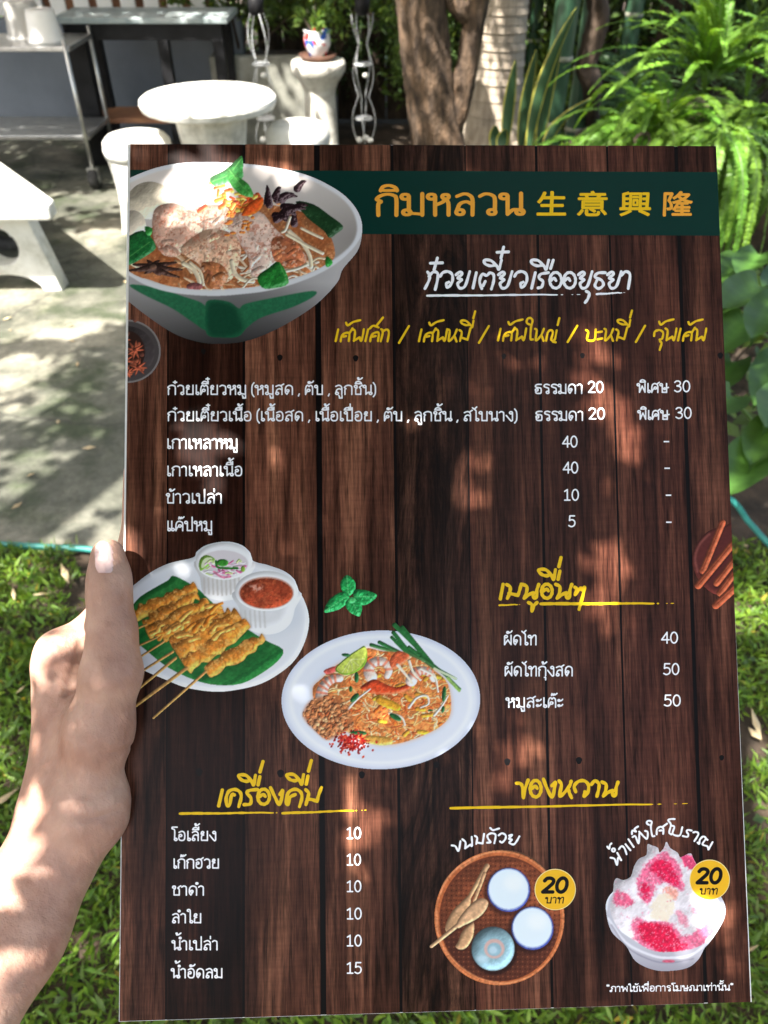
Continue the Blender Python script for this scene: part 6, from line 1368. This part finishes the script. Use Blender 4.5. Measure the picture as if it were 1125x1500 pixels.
def skin_mat():
    m, N, L, P = newmat('skin')
    tc = N.new('ShaderNodeTexCoord')
    def noise(s, d=5, sc=(1, 1, 1)):
        mp = N.new('ShaderNodeMapping'); mp.inputs['Scale'].default_value = sc; L.new(tc.outputs['Object'], mp.inputs[0])
        n = N.new('ShaderNodeTexNoise'); n.inputs['Scale'].default_value = s; n.inputs['Detail'].default_value = d; L.new(mp.outputs[0], n.inputs['Vector']); return n.outputs['Fac']
    r = N.new('ShaderNodeValToRGB'); e = r.color_ramp.elements; e[0].position = .3; e[1].position = .7; e[0].color = (.40, .205, .145, 1); e[1].color = (.60, .365, .27, 1); L.new(noise(55, 10), r.inputs[0])
    L.new(r.outputs[0], P.inputs['Base Color']); P.inputs['Roughness'].default_value = .5; P.inputs['Subsurface Weight'].default_value = .25; P.inputs['Subsurface Radius'].default_value = (1, .35, .2); P.inputs['Subsurface Scale'].default_value = .006
    v = N.new('ShaderNodeTexVoronoi'); v.inputs['Scale'].default_value = 900; v.feature = 'DISTANCE_TO_EDGE'; L.new(tc.outputs['Object'], v.inputs[0])
    b1 = N.new('ShaderNodeBump'); b1.inputs['Strength'].default_value = .22; b1.inputs['Distance'].default_value = .0006; L.new(v.outputs[0], b1.inputs['Height'])
    b2 = N.new('ShaderNodeBump'); b2.inputs['Strength'].default_value = .8; b2.inputs['Distance'].default_value = .002; L.new(noise(160, 6, (1, 1, .4)), b2.inputs['Height']); L.new(b1.outputs[0], b2.inputs['Normal']); L.new(b2.outputs[0], P.inputs['Normal'])
    return m
M['skin'] = skin_mat()
M['nail'] = noisemat('nail', (.78, .50, .46), (.86, .62, .58), 60, .2, 0)
make_person()

# ------------------------------------------------------------ unseen tree crown shaped for shade; leaves left out where sun spots should fall
spots_card = [  # photo x, y, half width, half height, angle, strength
 (292, 292, 60, 82, 0, 1), (325, 370, 42, 46, 0, 1), (300, 535, 36, 30, 0, .55), (285, 655, 36, 62, 0, .75), (705, 272, 16, 24, 0, .4), (848, 285, 30, 40, 0, .5), (800, 222, 12, 8, 0, .5),
 (745, 520, 22, 50, 0, .4), (865, 545, 36, 60, .1, .6), (920, 655, 26, 62, -.3, .75), (878, 845, 28, 85, 0, .85), (760, 1085, 30, 60, .1, .7), (530, 1235, 30, 78, .15, .75), (745, 1140, 20, 30, 0, .5), (690, 700, 20, 60, 0, .3), (800, 410, 18, 50, 0, .3), (1058, 1345, 26, 66, 0, 1), (640, 560, 14, 30, 0, .25), (420, 260, 16, 22, 0, .3)]
targets = [ # point, radius, strength
 (A(304, 139, 4.55), .34, 1), (A(200, 190, 4.5), .27, 1), (A(438, 200, 4.72), .24, 1), (G(0, 290, .47), .62, 1), (A(380, 100, 6.2), .3, .7), (A(722, 120, 6.0), .35, .75), (A(640, 120, 5.1), .25, .7), (A(470, 150, 5.85), .22, .8), (G(130, 300), .22, .8), (A(180, 300, 4.3), .15, .9), (A(470, 120, 5.85), .14, .7), (G(60, 420, .2), .1, .6)]
hand_t = [(28, 1215, .345, .013, 1), (60, 950, .375, .012, .9), (108, 915, .39, .012, .9), (5, 1440, .335, .014, 1), (152, 800, .355, .009, .8), (0, 1260, .345, .014, .9), (60, 1000, .37, .01, .5)]
def cloud_region():
    n = 150000
    X = RNG.uniform(-4.2, 4.6, n); Y = RNG.uniform(-.3, 10.5, n)          # where each leaf's shade lands on the ground
    hgt = RNG.uniform(2.7, 4.6, n)
    C = np.stack([X, Y, 0*X], 1)+SUN*(hgt/SUN[2])[:, None]
    L = RNG.uniform(.06, .115, n)
    return C, L, X, Y
def accept(C, L, X, Y):
    px, py, dz = proj(np.stack([X, Y, 0*X], 1)); vis = dz > .1
    want = .34+0*X
    nz = fbm(X, Y, .55, 4, 31); nf = fbm(X, Y, .16, 3, 77)
    lawn = Y < yb
    want = np.where(lawn, np.clip((nz*.5+nf*.5-.35)*6, 0, .95), want)
    left = (px < 260) & vis
    conc_lit = left & (py > 520) & (Y > yb); want = np.where(conc_lit, np.clip((nz*.45+nf*.55-.43)*12, .03, 1), want)
    conc_sh = left & (py <= 520) & (py > 300); want = np.where(conc_sh, np.clip((nf-.66)*6, 0, .7), want)
    want = np.where(left & (py > 660) & (Y > yb), np.maximum(want, .85), want)
    want = np.where(left & (py <= 305) & (py > 275), .9, want); want = np.where(left & (py <= 275), .12, want)
    want = np.where((Y > 5.2) & (X < -.2), .05, want); want = np.where(Y > 6.6, .30, want)                                             # the house side lies in deep shade
    fern = (X > .8) & (Y > 2.2) & (Y < 4.8); want = np.where(fern, .66, want)
    want = np.where((X > .55) & (Y < 2.6) & (Y > yb-.15), .10, want)
    keep = RNG.random(len(X)) > want
    for P, r, s_ in targets:
        d = C-P; d = d-(d@SUN)[:, None]*SUN; keep &= ~((np.linalg.norm(d, axis=1) < r+.05) & (RNG.random(len(X)) < s_))
    # keep clear of the card's and the hand's own sun rays: those leaves are placed on their own below
    k = ((c_c-C)@c_n)/(SUN@c_n); hit = C+SUN*k[:, None]-c_c; hx = hit@c_r; hy = hit@c_u
    keep &= ~((np.abs(hx) < .27) & (np.abs(hy) < .33))
    return keep
C, L, X, Y = cloud_region(); kp = accept(C, L, X, Y); C, L = C[kp], L[kp]
# smaller leaves added over the card to shape its sun spots
n = 25000; a_ = RNG.uniform(-.32, .29, n); b_ = RNG.uniform(-.36, .35, n); hh = RNG.uniform(.6, 1.0, n)
P0 = c_c+c_r*a_[:, None]+c_u*b_[:, None]; Cc = P0+SUN*hh[:, None]; Lc = RNG.uniform(.017, .026, n)
px, py, dz = proj(P0); keep = np.ones(n, bool)
for (x, y, rx, ry, an, s_) in spots_card:
    c, sn = math.cos(an), math.sin(an); m_ = 22.0; u = ((px-x)*c+(py-y)*sn)/(rx+m_); v = (-(px-x)*sn+(py-y)*c)/(ry+m_); keep &= ~((u*u+v*v < 1) & (RNG.random(n) < (1.0 if s_ > .5 else .75+s_*.4)))
for (x, y, d, r, s_) in hand_t:
    Pq = CAM+ray(x, y)*d; dd = Cc-Pq; dd = dd-(dd@SUN)[:, None]*SUN; keep &= ~((np.linalg.norm(dd, axis=1) < r+.012) & (RNG.random(n) < s_))
Cc, Lc = Cc[keep], Lc[keep]
sp = empty('shade_tree', (-3.2, -1.2, 0), 'unseen leafy shade tree, its overhead crown shaped to dapple the light', 'tree')
CC = np.concatenate([C, Cc]); LL = np.concatenate([L, Lc]); n = len(CC)
Nl = SUN+rnd_unit(n)*.75; D_ = rnd_unit(n)
V, Fc, c_ = leaves(CC-np.array(sp.location), D_, Nl, LL, LL*.62, tints(n, .7, 1.4, .2), fold=.12)
rawmesh('crown', V, Fc, 3, M['canopy'], sp, c_)
mb = MB(); bark_tube(mb, [(0, 0, -.1), (.05, 0, 1.0), (0, .1, 2.2), (.2, .3, 3.2), (1.0, .9, 4.4)], [.24, .19, .17, .14, .08], 18, .05, 2)
for k in range(9):
    q = (R2.uniform(.3, 4.6), R2.uniform(-1.5, 5.0), R2.uniform(4.3, 5.2)); bark_tube(mb, [(.1, .2, 2.7), np.array(q)*.5+[0, 0, 1.9], q], [.09, .05, .015], 8, .05, k)
mb.build('trunk', M['bark'], sp, smooth=True)
